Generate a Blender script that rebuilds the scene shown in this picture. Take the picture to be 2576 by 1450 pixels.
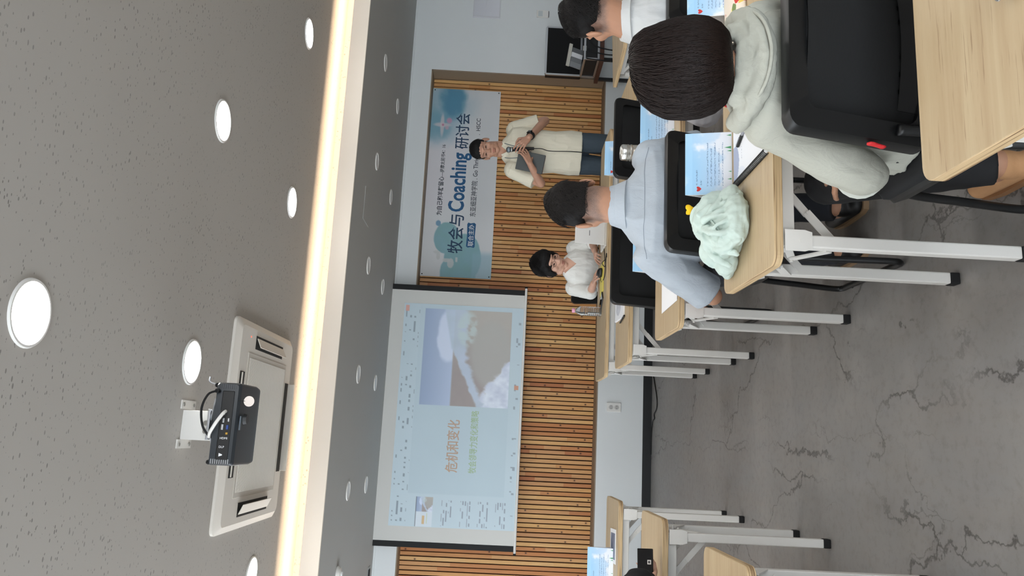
import bpy, bmesh, math, random
import numpy as np
from mathutils import Vector, Matrix, Euler, Quaternion

random.seed(7)
rng = np.random.default_rng(11)
SC = bpy.context.scene
COL = SC.collection
for o in list(bpy.data.objects):
    bpy.data.objects.remove(o, do_unlink=True)

# ---------------------------------------------------------------- camera (portrait photo stored lying on its side)
CAM_F, CAM_YAW, CAM_PITCH, CAM_ROLL, CAM_H = 1951.2, 0.1962, -0.0169, 0.052, 1.4649
_fw = Vector((math.sin(CAM_YAW)*math.cos(CAM_PITCH), math.cos(CAM_YAW)*math.cos(CAM_PITCH), math.sin(CAM_PITCH)))
_r0 = Vector((math.cos(CAM_YAW), -math.sin(CAM_YAW), 0)); _u0 = _r0.cross(_fw)
_r = _r0*math.cos(CAM_ROLL) + _u0*math.sin(CAM_ROLL)
_u = _u0*math.cos(CAM_ROLL) - _r0*math.sin(CAM_ROLL)
cam_d = bpy.data.cameras.new('camera')
cam = bpy.data.objects.new('camera', cam_d); COL.objects.link(cam)
cam.matrix_world = Matrix(((-_u.x, _r.x, -_fw.x, 0), (-_u.y, _r.y, -_fw.y, 0), (-_u.z, _r.z, -_fw.z, CAM_H), (0, 0, 0, 1)))
cam_d.sensor_fit = 'HORIZONTAL'; cam_d.sensor_width = 36.0; cam_d.lens = CAM_F*36.0/2576.0
cam_d.clip_start = 0.05; cam_d.clip_end = 200
SC.camera = cam

# ---------------------------------------------------------------- world, exposure
DAY = 3.0           # overcast daylight outside the windows
LAMP = 30.0         # downlight emission
COVE = 22.0
SC.view_settings.view_transform = 'Standard'; SC.view_settings.look = 'None'
SC.view_settings.gamma = 1.0; SC.view_settings.use_curve_mapping = False
SC.view_settings.exposure = 1.32
SC.cycles.use_light_tree = False; SC.cycles.max_bounces = 6; SC.cycles.diffuse_bounces = 3; SC.cycles.glossy_bounces = 3; SC.cycles.transmission_bounces = 6; SC.cycles.caustics_reflective = False; SC.cycles.caustics_refractive = False
wd = bpy.data.worlds.new('world'); SC.world = wd; wd.use_nodes = True
bg = wd.node_tree.nodes['Background']; bg.inputs[0].default_value = (0.86, 0.93, 1.0, 1); bg.inputs[1].default_value = DAY

# ---------------------------------------------------------------- material helpers
def srgb(*c):
    if len(c) == 1: c = c[0]
    return tuple(((v/255.0)/12.92 if v/255.0 <= 0.04045 else ((v/255.0+0.055)/1.055)**2.4) for v in c)
class G:
    """tiny node-graph writer"""
    def __init__(s, name):
        s.m = bpy.data.materials.new(name); s.m.use_nodes = True
        s.t = s.m.node_tree; s.b = s.t.nodes['Principled BSDF']
    def n(s, typ, ins=None, **kw):
        nd = s.t.nodes.new('ShaderNode'+typ)
        for k, v in kw.items(): setattr(nd, k, v)
        for k, v in (ins or {}).items(): s.set(nd, k, v)
        return nd
    def set(s, nd, k, v):
        i = nd.inputs[k]
        if isinstance(v, bpy.types.NodeSocket): s.t.links.new(v, i)
        elif isinstance(v, tuple) and len(v) == 3 and i.type == 'RGBA': i.default_value = v + (1,)
        else: i.default_value = v
    def P(s, **kw):
        for k, v in kw.items(): s.set(s.b, k.replace('_', ' '), v)
        return s
    def coord(s, kind='Object', scale=(1,1,1), rot=(0,0,0), rand=0.0):
        c = s.n('TexCoord').outputs[kind]
        if rand:
            r = s.n('ObjectInfo').outputs['Random']
            a = s.n('VectorMath', {0: c, 1: s.n('CombineXYZ', {0: s.math('MULTIPLY', r, rand), 1: s.math('MULTIPLY', r, rand*1.7), 2: s.math('MULTIPLY', r, rand*.6)}).outputs[0]}, operation='ADD').outputs[0]
            c = a
        return s.n('Mapping', {'Vector': c, 'Scale': scale, 'Rotation': rot}).outputs[0]
    def math(s, op, a, b=0.0, c=None, clamp=False):
        nd = s.n('Math', {0: a, 1: b}, operation=op); nd.use_clamp = clamp
        if c is not None: s.set(nd, 2, c)
        return nd.outputs[0]
    def noise(s, vec, scale, detail=3.0, rough=.55, dist=0.0):
        return s.n('TexNoise', {'Vector': vec, 'Scale': scale, 'Detail': detail, 'Roughness': rough, 'Distortion': dist}).outputs['Fac']
    def ramp(s, fac, stops, interp='LINEAR'):
        nd = s.n('ValToRGB', {0: fac}); cr = nd.color_ramp; cr.interpolation = interp
        while len(cr.elements) < len(stops): cr.elements.new(0.5)
        for e, (p, c) in zip(cr.elements, stops):
            e.position = p; e.color = tuple(c) + ((1,) if len(c) == 3 else ())
        return nd.outputs[0]
    def mix(s, f, a, b, mode='MIX'):
        nd = s.n('Mix', data_type='RGBA', blend_type=mode)
        s.set(nd, 0, f); s.set(nd, 6, a); s.set(nd, 7, b)
        return nd.outputs[2]
    def bump(s, h, strength=.3, dist=.01):
        s.set(s.b, 'Normal', s.n('Bump', {'Height': h, 'Strength': strength, 'Distance': dist}).outputs[0]); return s
def mat(name, col, rough=.5, metal=0.0, var=0.0, vscale=6.0, bump=0.0, bscale=80.0, bdist=.004, **kw):
    g = G(name); c = tuple(col)
    if var:
        f = g.noise(g.coord('Object'), vscale, 4)
        g.P(Base_Color=g.mix(f, tuple(x*(1-var) for x in c), tuple(min(1, x*(1+var)) for x in c)))
    else: g.P(Base_Color=c)
    g.P(Roughness=rough, Metallic=metal, **kw)
    if bump: g.bump(g.noise(g.coord('Object'), bscale, 4), bump, bdist)
    return g.m
def emat(name, col, strength):
    g = G(name); g.P(Base_Color=(0,0,0), Emission_Color=tuple(col), Emission_Strength=strength); return g.m

# ---------------------------------------------------------------- mesh helpers
def nrm(v): v = np.asarray(v, float); return v/max(1e-12, np.linalg.norm(v))
class MB:
    """collects shapes; build() links them as ONE mesh object"""
    def __init__(s): s.v = []; s.f = []; s.mi = []; s.n = 0
    def add(s, v, f, mi=0):
        v = np.asarray(v, float).reshape(-1, 3); s.v.append(v)
        s.f += [tuple(int(i)+s.n for i in q) for q in f]; s.mi += [mi]*len(f); s.n += len(v); return s
    def box(s, lo, hi, mi=0, M=None):
        x0, y0, z0 = lo; x1, y1, z1 = hi
        v = np.array([(x0,y0,z0),(x1,y0,z0),(x1,y1,z0),(x0,y1,z0),(x0,y0,z1),(x1,y0,z1),(x1,y1,z1),(x0,y1,z1)], float)
        if M is not None: v = v @ np.array(M.to_3x3()).T + np.array(M.to_translation())
        return s.add(v, [(0,3,2,1),(4,5,6,7),(0,1,5,4),(1,2,6,5),(2,3,7,6),(3,0,4,7)], mi)
    def bar(s, p0, p1, w, h, up=(0,0,1), mi=0):
        p0 = np.asarray(p0, float); p1 = np.asarray(p1, float); d = nrm(p1-p0); up = np.asarray(up, float)
        if abs(d@nrm(up)) > .98: up = np.array((0.,1,0))
        a = nrm(np.cross(d, up)); b = np.cross(a, d)
        v = [p + a*sx*w/2 + b*sy*h/2 for p in (p0, p1) for sx, sy in ((-1,-1),(1,-1),(1,1),(-1,1))]
        return s.add(v, [(0,3,2,1)[::-1],(4,5,6,7)[::-1],(0,1,5,4)[::-1],(1,2,6,5)[::-1],(2,3,7,6)[::-1],(3,0,4,7)[::-1]], mi)
    def prism(s, pts, z0, z1, axis='z', mi=0, mi_side=None):
        n = len(pts); ms = mi if mi_side is None else mi_side
        def q(p, z): return {'z': (p[0],p[1],z), 'y': (p[0],z,p[1]), 'x': (z,p[0],p[1])}[axis]
        v = [q(p, z0) for p in pts] + [q(p, z1) for p in pts]
        s.add(v, [tuple(range(n))[::-1], tuple(range(n, 2*n))], mi)
        s.n -= 2*n
        s.f += [tuple(i+s.n for i in (k, (k+1) % n, n+(k+1) % n, n+k)) for k in range(n)]; s.mi += [ms]*n; s.n += 2*n
        return s
    def loft(s, rings, cap=True, mi=0, closed=False):
        n = len(rings[0]); v = np.concatenate([np.asarray(r, float) for r in rings]); f = []
        R = len(rings)
        for i in range(R if closed else R-1):
            a = i*n; b = ((i+1) % R)*n
            f += [(a+k, a+(k+1) % n, b+(k+1) % n, b+k) for k in range(n)]
        if cap and not closed: f += [tuple(range(n))[::-1], tuple(range((R-1)*n, R*n))]
        return s.add(v, f, mi)
    def tube(s, pts, r, n=10, mi=0, cap=True, closed=False, flat=1.0):
        pts = [np.asarray(p, float) for p in pts]; m = len(pts)
        rs = r if hasattr(r, '__len__') else [r]*m
        T = [nrm((pts[(i+1) % m] if closed or i < m-1 else pts[i]) - (pts[i-1] if closed or i > 0 else pts[i])) for i in range(m)]
        a = np.array((0.,0,1)) if abs(T[0][2]) < .9 else np.array((1.,0,0))
        a = nrm(a - T[0]*(a@T[0])); rings = []
        for i in range(m):
            a = nrm(a - T[i]*(a@T[i])); b = np.cross(T[i], a)
            rings.append([pts[i] + rs[i]*(a*math.cos(t)*flat + b*math.sin(t)) for t in np.arange(n)*2*math.pi/n])
        return s.loft(rings, cap, mi, closed)
    def cyl(s, p0, p1, r0, r1=None, n=20, mi=0):
        return s.tube([p0, p1], [r0, r0 if r1 is None else r1], n, mi)
    def lathe(s, prof, c=(0,0,0), n=24, mi=0, axis='z'):
        rings = []
        for r, z in prof:
            ring = []
            for t in np.arange(n)*2*math.pi/n:
                x, y = r*math.cos(t), r*math.sin(t)
                ring.append({'z': (c[0]+x, c[1]+y, c[2]+z), 'y': (c[0]+x, c[1]+z, c[2]-y), 'x': (c[0]+z, c[1]+x, c[2]+y)}[axis])
            rings.append(ring)
        return s.loft(rings, True, mi)
    def ell(s, c, r, M=None, n=16, mi=0):
        rings = []
        for i in range(1, n//2):
            p = math.pi*i/(n//2); ring = []
            for k in range(n):
                t = 2*math.pi*k/n
                q = np.array((r[0]*math.sin(p)*math.cos(t), r[1]*math.sin(p)*math.sin(t), -r[2]*math.cos(p)))
                if M is not None: q = M @ q
                ring.append(q + np.asarray(c, float))
            rings.append(ring)
        ex = np.array((0,0,r[2])) if M is None else M @ np.array((0,0,r[2]))
        v = np.concatenate([np.asarray(rings).reshape(-1,3), [np.asarray(c)-ex, np.asarray(c)+ex]])
        R = len(rings); f = []
        for i in range(R-1):
            f += [(i*n+k, i*n+(k+1) % n, (i+1)*n+(k+1) % n, (i+1)*n+k) for k in range(n)]
        f += [(R*n, (k+1) % n, k) for k in range(n)] + [(R*n+1, (R-1)*n+k, (R-1)*n+(k+1) % n) for k in range(n)]
        return s.add(v, f, mi)
    def cap(s, p0, p1, r0, r1=None, n=14, mi=0, flat=None):
        """tapered capsule; flat=(axis, ratio) squashes it along an axis"""
        r1 = r0 if r1 is None else r1
        p0 = np.asarray(p0, float); p1 = np.asarray(p1, float); L = np.linalg.norm(p1-p0)
        d = nrm(p1-p0) if L > 1e-6 else np.array((0,0,1.))
        a = nrm(np.cross(d, (0,0,1) if abs(d[2]) < .9 else (1,0,0))); b = np.cross(d, a); rings = []
        for t in (-1.45,-1.1,-.75,-.35,0.): rings.append((p0 + d*r0*math.sin(t), r0*math.cos(t)))
        for t in (0.,.35,.75,1.1,1.45): rings.append((p1 + d*r1*math.sin(t), r1*math.cos(t)))
        R = [[c + rr*(a*math.cos(q)+b*math.sin(q)) for q in np.arange(n)*2*math.pi/n] for c, rr in rings]
        if flat is not None:
            ax = nrm(flat[0]); mid = (p0+p1)/2
            R = [[q - ax*((q-mid)@ax)*(1-flat[1]) for q in ring] for ring in R]
        return s.loft(R, True, mi)
    def arrays(s): return np.concatenate(s.v), s.f
    def mesh(s, name, mats, smooth=False):
        me = bpy.data.meshes.new(name)
        me.from_pydata(np.concatenate(s.v).tolist(), [], s.f)
        for m in (mats if isinstance(mats, (list, tuple)) else [mats]): me.materials.append(m)
        me.polygons.foreach_set('material_index', s.mi)
        if smooth: me.polygons.foreach_set('use_smooth', [True]*len(me.polygons))
        me.update(); return me
    def build(s, name, mats, parent=None, smooth=False, bevel=0.0, seg=2, auto=None, loc=(0,0,0), rot=None):
        o = link(name, s.mesh(name, mats, smooth), parent, loc, rot)
        if bevel:
            b = o.modifiers.new('bevel', 'BEVEL'); b.width = bevel; b.segments = seg; b.limit_method = 'ANGLE'; b.angle_limit = .6
        if smooth and auto: smooth_angle(o, auto)
        return o
def smooth_angle(o, deg):
    me = o.data; me.set_sharp_from_angle(angle=math.radians(deg))
def link(name, data, parent=None, loc=(0,0,0), rot=None):
    o = bpy.data.objects.new(name, data); COL.objects.link(o)
    o.location = loc
    if rot is not None: o.rotation_euler = rot
    if parent is not None: o.parent = parent
    return o
def tag(o, label=None, cat=None, group=None, kind=None):
    if label: o['label'] = label
    if cat: o['category'] = cat
    if group: o['group'] = group
    if kind: o['kind'] = kind
    return o
def thing(name, label, cat, loc=(0,0,0), rz=0.0, group=None):
    o = link(name, None, None, loc, (0,0,rz)); o.empty_display_size = .05
    return tag(o, label, cat, group)
def copy_tree(o, parent=None, loc=None, rz=None, label=None, group=None):
    c = o.copy(); COL.objects.link(c); c.parent = parent
    if loc is not None: c.location = loc
    if rz is not None: c.rotation_euler = (0,0,rz)
    if label: c['label'] = label
    if group: c['group'] = group
    for ch in list(o.children): copy_tree(ch, c)
    return c
def rrect(x0, y0, x1, y1, r, n=6):
    p = []
    for cx, cy, a in ((x1-r, y0+r, -90), (x1-r, y1-r, 0), (x0+r, y1-r, 90), (x0+r, y0+r, 180)):
        for k in range(n+1):
            t = math.radians(a + 90*k/n); p.append((cx + r*math.cos(t), cy + r*math.sin(t)))
    return p
def bez(pts, n=8):
    """Catmull-Rom through pts"""
    P = [np.asarray(p, float) for p in pts]; P = [2*P[0]-P[1]] + P + [2*P[-1]-P[-2]]; out = []
    for i in range(1, len(P)-2):
        for t in np.arange(n)/n:
            a, b, c, d = P[i-1], P[i], P[i+1], P[i+2]
            out.append(.5*((2*b)+(c-a)*t+(2*a-5*b+4*c-d)*t*t+(3*b-a-3*c+d)*t**3))
    return out + [P[-2]]
# vectorised value noise, for wrinkles and printed pictures
def _h(i):
    x = (i[..., 0]*374761393 + i[..., 1]*668265263 + i[..., 2]*1274126177) & 0x7fffffff
    x = (x ^ (x >> 13))*1274126177 & 0x7fffffff
    return ((x ^ (x >> 16)) & 0xffff)/32767.5 - 1
def vnoise(P):
    P = np.asarray(P, float); i = np.floor(P).astype(np.int64); f = P - i; f = f*f*(3-2*f); out = 0
    for dx in (0,1):
        for dy in (0,1):
            for dz in (0,1):
                w = (f[...,0] if dx else 1-f[...,0])*(f[...,1] if dy else 1-f[...,1])*(f[...,2] if dz else 1-f[...,2])
                out = out + w*_h(i + np.array((dx,dy,dz)))
    return out
def fbm(P, o=4):
    P = np.asarray(P, float); s = 0; a = 1.0; t = 0
    for k in range(o): s = s + a*vnoise(P*2**k + k*17.3); t += a; a *= .5
    return s/t
def sstep(a, b, x):
    t = np.clip((x-a)/(b-a), 0, 1); return t*t*(3-2*t)
def picture(name, nx, ny, fn, place, mt, parent, flip=False):
    """flat print: a fine grid whose colour attribute is filled by fn(s,t) (s right, t up, 0..1)"""
    s, t = np.meshgrid(np.linspace(0,1,nx+1), np.linspace(0,1,ny+1)); s = s.ravel(); t = t.ravel()
    v = place(s, t); me = bpy.data.meshes.new(name)
    f = [(j*(nx+1)+i, j*(nx+1)+i+1, (j+1)*(nx+1)+i+1, (j+1)*(nx+1)+i) for j in range(ny) for i in range(nx)]
    if flip: f = [q[::-1] for q in f]
    me.from_pydata(v.tolist(), [], f); c = np.clip(fn(s, t), 0, 255)/255.0
    c = np.where(c <= .04045, c/12.92, ((c+.055)/1.055)**2.4)
    at = me.color_attributes.new('print', 'FLOAT_COLOR', 'POINT')
    at.data.foreach_set('color', np.concatenate([c, np.ones((len(c),1))], 1).ravel())
    me.materials.append(mt); me.update()
    return link(name, me, parent)
def print_mat(name, rough=.6, emit=0.0):
    g = G(name); c = g.n('Attribute', attribute_name='print').outputs['Color']
    g.P(Base_Color=c, Roughness=rough)
    if emit: g.P(Emission_Color=c, Emission_Strength=emit)
    return g.m
def text_mesh(txt, size, mt, name='lettering', parent=None, loc=(0,0,0), rot=(math.pi/2,0,0), bold=0.0, depth=.0006, width=None, align='LEFT', height=None, shear=0.0):
    cu = bpy.data.curves.new(name, 'FONT'); cu.body = txt; cu.size = size; cu.offset = bold; cu.extrude = depth/2; cu.align_x = align
    cu.resolution_u = 3; cu.shear = shear
    o = bpy.data.objects.new('tmp', cu); COL.objects.link(o)
    dg = bpy.context.evaluated_depsgraph_get(); me = bpy.data.meshes.new_from_object(o.evaluated_get(dg))
    bpy.data.objects.remove(o, do_unlink=True); bpy.data.curves.remove(cu)
    n = len(me.vertices); co = np.empty(n*3); me.vertices.foreach_get('co', co); co = co.reshape(-1,3)
    if n:
        lo, hi = co.min(0), co.max(0)
        if width: co[:,0] = (co[:,0]-lo[0])*width/(hi[0]-lo[0])
        if height: co[:,1] = (co[:,1]-lo[1])*height/(hi[1]-lo[1])
        me.vertices.foreach_set('co', co.ravel())
    me.name = name; me.materials.clear(); me.materials.append(mt); me.update()
    return link(name, me, parent, loc, rot)
# ---------------------------------------------------------------- materials
WOODS = {}
def wood_mat(name, light, dark, grain_axis='x', stretch=(1.2, 26, 26), line=(128,96,66)):
    g = G(name); sc = {'x': stretch, 'z': (stretch[1], stretch[2], stretch[0])}[grain_axis]
    c = g.coord('Object', sc, rand=9.0)
    w = g.noise(c, 1.0, 5, .6, .6); fine = g.noise(c, 6.0, 3, .7)
    col = g.mix(g.ramp(w, [(.32, (0,0,0)), (.68, (1,1,1))]), dark, light)
    ln = g.ramp(fine, [(.60, (0,0,0)), (.74, (1,1,1))])
    col = g.mix(g.math('MULTIPLY', ln, .75), col, srgb(line))
    g.P(Base_Color=col, Roughness=.45)
    return g.m
M_TOP = wood_mat('ash_laminate', srgb(190,170,136), srgb(174,150,116))
g = G('plywood_edge'); c = g.coord('Object', (1.5, 1.5, 1))
z = g.n('SeparateXYZ', {0: g.coord('Object')}).outputs[2]
bands = g.noise(g.coord('Object', (3, 3, 260)), 1.0, 2, .5)
g.P(Base_Color=g.ramp(bands, [(.36, srgb(120,88,58)), (.46, srgb(205,176,134)), (.62, srgb(214,186,144)), (.72, srgb(150,114,76))]), Roughness=.6); M_PLY = g.m

g = G('slat_wood'); r = g.n('ObjectInfo').outputs['Random']
cc = g.coord('Object', (1,1,1), rand=40.0)
base = g.ramp(r, [(0.0, srgb(178,108,64)), (.2, srgb(206,142,86)), (.4, srgb(224,174,108)), (.6, srgb(196,128,74)), (.8, srgb(216,160,98)), (1.0, srgb(234,188,122))])
seg = g.n('TexNoise', {'Vector': g.n('Mapping', {'Vector': cc, 'Scale': (.01, .01, 1.6)}).outputs[0], 'Scale': 1.0, 'Detail': 0.0}).outputs['Fac']
base = g.mix(g.math('MULTIPLY', g.ramp(seg, [(.48, (0,0,0)), (.5, (1,1,1))], 'CONSTANT'), .4), base, srgb(230,188,130))
gr = g.noise(g.n('Mapping', {'Vector': cc, 'Scale': (90, 90, 2.2)}).outputs[0], 1.0, 4, .6)
base = g.mix(g.ramp(gr, [(.35, (0,0,0)), (.8, (.40,.40,.40))]), base, srgb(150,94,56))
sx_ = g.n('SeparateXYZ', {0: g.n('TexCoord').outputs['Object']})
wk = g.math('ADD', g.math('MULTIPLY', sx_.outputs[2], 2.6), g.math('MULTIPLY', r, 413.0))
kv = g.n('TexVoronoi', {'W': wk, 'Scale': 1.0, 'Randomness': 1.0}, voronoi_dimensions='1D')
kx = g.math('SUBTRACT', sx_.outputs[0], g.math('MULTIPLY', g.math('SUBTRACT', g.n('SeparateColor', {0: kv.outputs['Color']}).outputs[1], .5), .016))
dz_ = g.math('MULTIPLY', kv.outputs['Distance'], .32)
kd = g.math('SQRT', g.math('ADD', g.math('MULTIPLY', dz_, dz_), g.math('MULTIPLY', kx, kx)))
km = g.math('GREATER_THAN', g.n('SeparateColor', {0: kv.outputs['Color']}).outputs[0], .56)
base = g.mix(g.math('MULTIPLY', km, g.ramp(kd, [(0, (1,1,1)), (.0042, (.9,.9,.9)), (.0065, (.3,.3,.3)), (.014, (0,0,0))])), base, srgb(64,32,18))
g.P(Base_Color=base, Roughness=.55); M_SLAT = g.m

M_WALL = mat('painted_wall', srgb(226,229,229), .75, var=.015, vscale=2.0)
M_REVEAL = mat('taupe_reveal', srgb(140,122,102), .6, var=.06, vscale=3)
M_BACK = mat('dark_backing', srgb(76,48,30), .8)
M_BASE = mat('black_baseboard', srgb(24,26,28), .45, var=.1)
def speckle(name, base, fleck, amt):
    g = G(name); c = g.coord('Object')
    v1 = g.n('TexVoronoi', {'Vector': g.n('Mapping', {'Vector': c, 'Scale': (44, 92, 60), 'Rotation': (0,0,.5)}).outputs[0], 'Scale': 1.0, 'Randomness': 1.0})
    d = v1.outputs['Distance']; rnd = g.n('SeparateColor', {0: v1.outputs['Color']}).outputs[0]
    size = g.math('MULTIPLY', g.math('POWER', rnd, 3.5), amt)
    hit = g.math('LESS_THAN', d, size)
    v2 = g.n('TexVoronoi', {'Vector': g.n('Mapping', {'Vector': c, 'Scale': (60, 100, 60), 'Rotation': (0,0,1.5), 'Location': (3,7,0)}).outputs[0], 'Scale': 1.0, 'Randomness': 1.0})
    s2 = g.math('MULTIPLY', g.math('POWER', g.n('SeparateColor', {0: v2.outputs['Color']}).outputs[0], 3.5), amt)
    hit = g.math('MAXIMUM', hit, g.math('LESS_THAN', v2.outputs['Distance'], s2))
    soft = g.ramp(g.noise(c, 2.4, 3), [(.35, (0,0,0)), (.65, (1,1,1))])
    hit = g.math('MULTIPLY', hit, g.math('ADD', g.math('MULTIPLY', soft, .6), .4))
    b = g.mix(g.noise(c, 1.3, 4), tuple(x*.93 for x in base), base)
    g.P(Base_Color=g.mix(g.math('MULTIPLY', hit, .58), b, fleck), Roughness=.85)
    return g.m
M_CEIL = speckle('mineral_ceiling_board', srgb(186,181,174), srgb(74,69,64), .33)
M_SOFFIT = speckle('soffit_board', srgb(178,178,175), srgb(120,116,112), .16)
M_LIP = mat('cove_lip_paint', srgb(232,222,208), .6, var=.02)

# floor: printed concrete with crack veins
g = G('concrete_print_floor'); c = g.coord('Object')
b = g.noise(c, .9, 6, .62); b2 = g.noise(g.n('Mapping', {'Vector': c, 'Scale': (1.6, .5, 1)}).outputs[0], 3.0, 6, .7)
f = g.noise(c, 26.0, 5, .7)
col = g.mix(g.ramp(b, [(.3, (0,0,0)), (.7, (1,1,1))]), srgb(116,110,106), srgb(146,142,137))
col = g.mix(g.ramp(b2, [(.35, (0,0,0)), (.75, (1,1,1))]), col, srgb(130,128,127))
col = g.mix(g.ramp(f, [(.5, (0,0,0)), (.85, (.6,.6,.6))]), col, srgb(96,92,89))
cm = g.n('Mapping', {'Vector': c, 'Rotation': (0,0,-.26), 'Scale': (1.9, .62, 1)}).outputs[0]
wob = g.n('TexNoise', {'Vector': c, 'Scale': 3.2, 'Detail': 6.0, 'Roughness': .62}).outputs['Color']
wv = g.n('VectorMath', {0: cm, 1: g.n('VectorMath', {0: wob, 'Scale': .55}, operation='SCALE').outputs[0]}, operation='ADD').outputs[0]
def veins(scale, w, seed, lo, hi):
    vv = g.n('VectorMath', {0: wv, 1: (seed, seed*.7, 0)}, operation='ADD').outputs[0]
    dd = g.n('TexVoronoi', {'Vector': vv, 'Scale': scale}, feature='DISTANCE_TO_EDGE').outputs['Distance']
    ln = g.ramp(dd, [(0, (1,1,1)), (w*.45, (.8,.8,.8)), (w, (0,0,0))])
    mk = g.ramp(g.noise(g.n('Mapping', {'Vector': c, 'Location': (seed,3,0)}).outputs[0], 1.7, 3, .5), [(lo, (0,0,0)), (hi, (1,1,1))])
    return g.math('MULTIPLY', ln, mk)
v = g.math('ADD', veins(1.05, .011, 5.3, .40, .54), g.math('MULTIPLY', veins(1.9, .010, 9.1, .50, .62), .6), clamp=True)
col = g.mix(g.math('MULTIPLY', v, .74), col, srgb(50,46,42))
g.P(Base_Color=col, Roughness=g.math('ADD', g.math('MULTIPLY', f, .15), .36))
M_FLOOR = g.m

M_WMETAL = mat('white_powder_coat', srgb(226,223,217), .42, var=.015)
M_BLACK = mat('black_plastic', srgb(20,21,22), .42)
M_RUB = mat('black_rubber', srgb(14,14,15), .8)
M_STEEL = mat('brushed_steel', srgb(190,188,182), .28, 1.0)
M_ALU = mat('aluminium_trim', srgb(190,192,196), .35, .9)
M_WHITEP = mat('white_plastic', srgb(232,230,225), .4)
M_PAPER = mat('white_paper', srgb(238,239,241), .7)
M_CREAM = mat('cream_plastic', srgb(226,217,203), .45)

# ---------------------------------------------------------------- the room
XL, XR, YB, W = -3.4, 5.6, -2.4, 7.2034
ZC, ZS, YC = 2.66, 2.45, 4.85
PB, PT, PX0, PX1, YSL = .50, 2.248, -2.3, 3.62, 7.39
def struct(o): o['kind'] = 'structure'; return o
struct(MB().box((XL-.2, YB-.2, -.1), (XR+.2, W+.3, 0)).build('floor', M_FLOOR))
mb = MB()
for lo, hi in (((XL, W, 0), (XR, W+.27, PB)), ((XL, W, PT), (XR, W+.27, ZC+.1)), ((PX1, W, PB), (XR, W+.27, PT)), ((XL, W, PB), (PX0, W+.27, PT)), ((PX0, YSL+.045, PB), (PX1, W+.27, PT))):
    mb.box(lo, hi)
wall_front = struct(mb.build('wall_front', M_WALL))
mb = MB().box((PX0, YSL+.024, PB), (PX1, YSL+.045, PT)); mb.build('backing_board', M_BACK, wall_front)
for lo, hi in (((PX0, W+.002, PB), (PX1, YSL+.024, PB+.012)), ((PX0, W+.002, PT-.012), (PX1, YSL+.024, PT)), ((PX1-.012, W+.002, PB), (PX1, YSL+.024, PT))):
    MB().box(lo, hi).build('reveal_trim', M_REVEAL, wall_front)
slat_me = MB().box((-.0158, 0, -.86), (.0158, .024, .86)).mesh('slat', M_SLAT)
x = PX1 - .034
zc = (PB+PT)/2
while x > PX0 + .02:
    o = link('slat', slat_me, wall_front, (x + random.uniform(-.0008,.0008), YSL + random.uniform(-.001,.001), zc))
    x -= .0416
struct(MB().box((XL, W-.012, 0), (XR, W, .08)).build('baseboard_front', M_BASE, bevel=.002))
struct(MB().box((XL, W-.016, ZS-.018), (XR, W, ZS)).build('trim_1', M_WALL, bevel=.003))
# side and back walls, outside the frame, with the windows that let the daylight in
def wall_with_windows(name, p0, p1, openings, z0, z1, thick):
    """vertical wall from p0 to p1 (xy) with openings [(a,b)] along it between z0 and z1"""
    d = Vector((p1[0]-p0[0], p1[1]-p0[1], 0)); L = d.length; d /= L; nn = Vector((-d.y, d.x, 0))
    mb = MB(); Mx = Matrix(((d.x, nn.x, 0, p0[0]), (d.y, nn.y, 0, p0[1]), (0, 0, 1, 0), (0,0,0,1)))
    def b(a, c, e, f): mb.box((a, 0, e), (c, thick, f), 0, Mx)
    b(0, L, 0, z0); b(0, L, z1, ZC+.1); q = 0
    for a, c in openings: b(q, a, z0, z1); q = c
    b(q, L, z0, z1); o = struct(mb.build(name, M_WALL))
    for i, (a, c) in enumerate(openings):
        fr = MB()
        for lo, hi in (((a, .03, z0), (c, .09, z0+.05)), ((a, .03, z1-.05), (c, .09, z1)), ((a, .03, z0), (a+.05, .09, z1)), ((c-.05, .03, z0), (c, .09, z1)), (((a+c)/2-.025, .03, z0), ((a+c)/2+.025, .09, z1))):
            fr.box(lo, hi, 0, Mx)
        wall_with_windows.k += 1
        struct(fr.build('window_%d' % wall_with_windows.k, M_WMETAL))
    return o
wall_with_windows.k = 0
wall_with_windows('wall_left', (XL, W+.27), (XL, YB), [(.7, 2.8), (3.2, 5.2), (5.6, 7.6), (8.0, 9.6)], .85, 2.3, -.2)  # first opening, nearest the front, is added to brighten the front wall
wall_with_windows('wall_back', (XL, YB), (XR, YB), [(.5, 2.6), (3.0, 5.1), (5.5, 7.6)], .85, 2.3, -.2)
struct(MB().box((XR, YB-.2, 0), (XR+.2, W+.27, ZC+.1)).build('wall_right', M_WALL))
struct(MB().box((XL-.2, YB-.2, ZC), (XR+.2, 5.16, ZC+.1)).build('ceiling', M_CEIL))
mb = MB().box((XL, YC+.018, ZS), (XR, W, ZS+.02))
soff = struct(mb.build('ceiling_soffit', M_SOFFIT))
MB().box((XL, YC, ZS-.006), (XR, YC+.018, ZS+.106)).build('cove_lip', M_LIP, soff, bevel=.002)
MB().box((XL, 5.14, ZS+.02), (XR, 5.16, ZC)).build('cove_back', M_CEIL, soff)
# LED strip lying in the cove
led = MB().box((XL, 4.945, ZS+.045), (XR, 4.965, ZS+.05)).build('led_strip', emat('warm_led', srgb(255,222,186), COVE))
tag(led, 'warm LED strip hidden in the ceiling cove', 'light')

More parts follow.
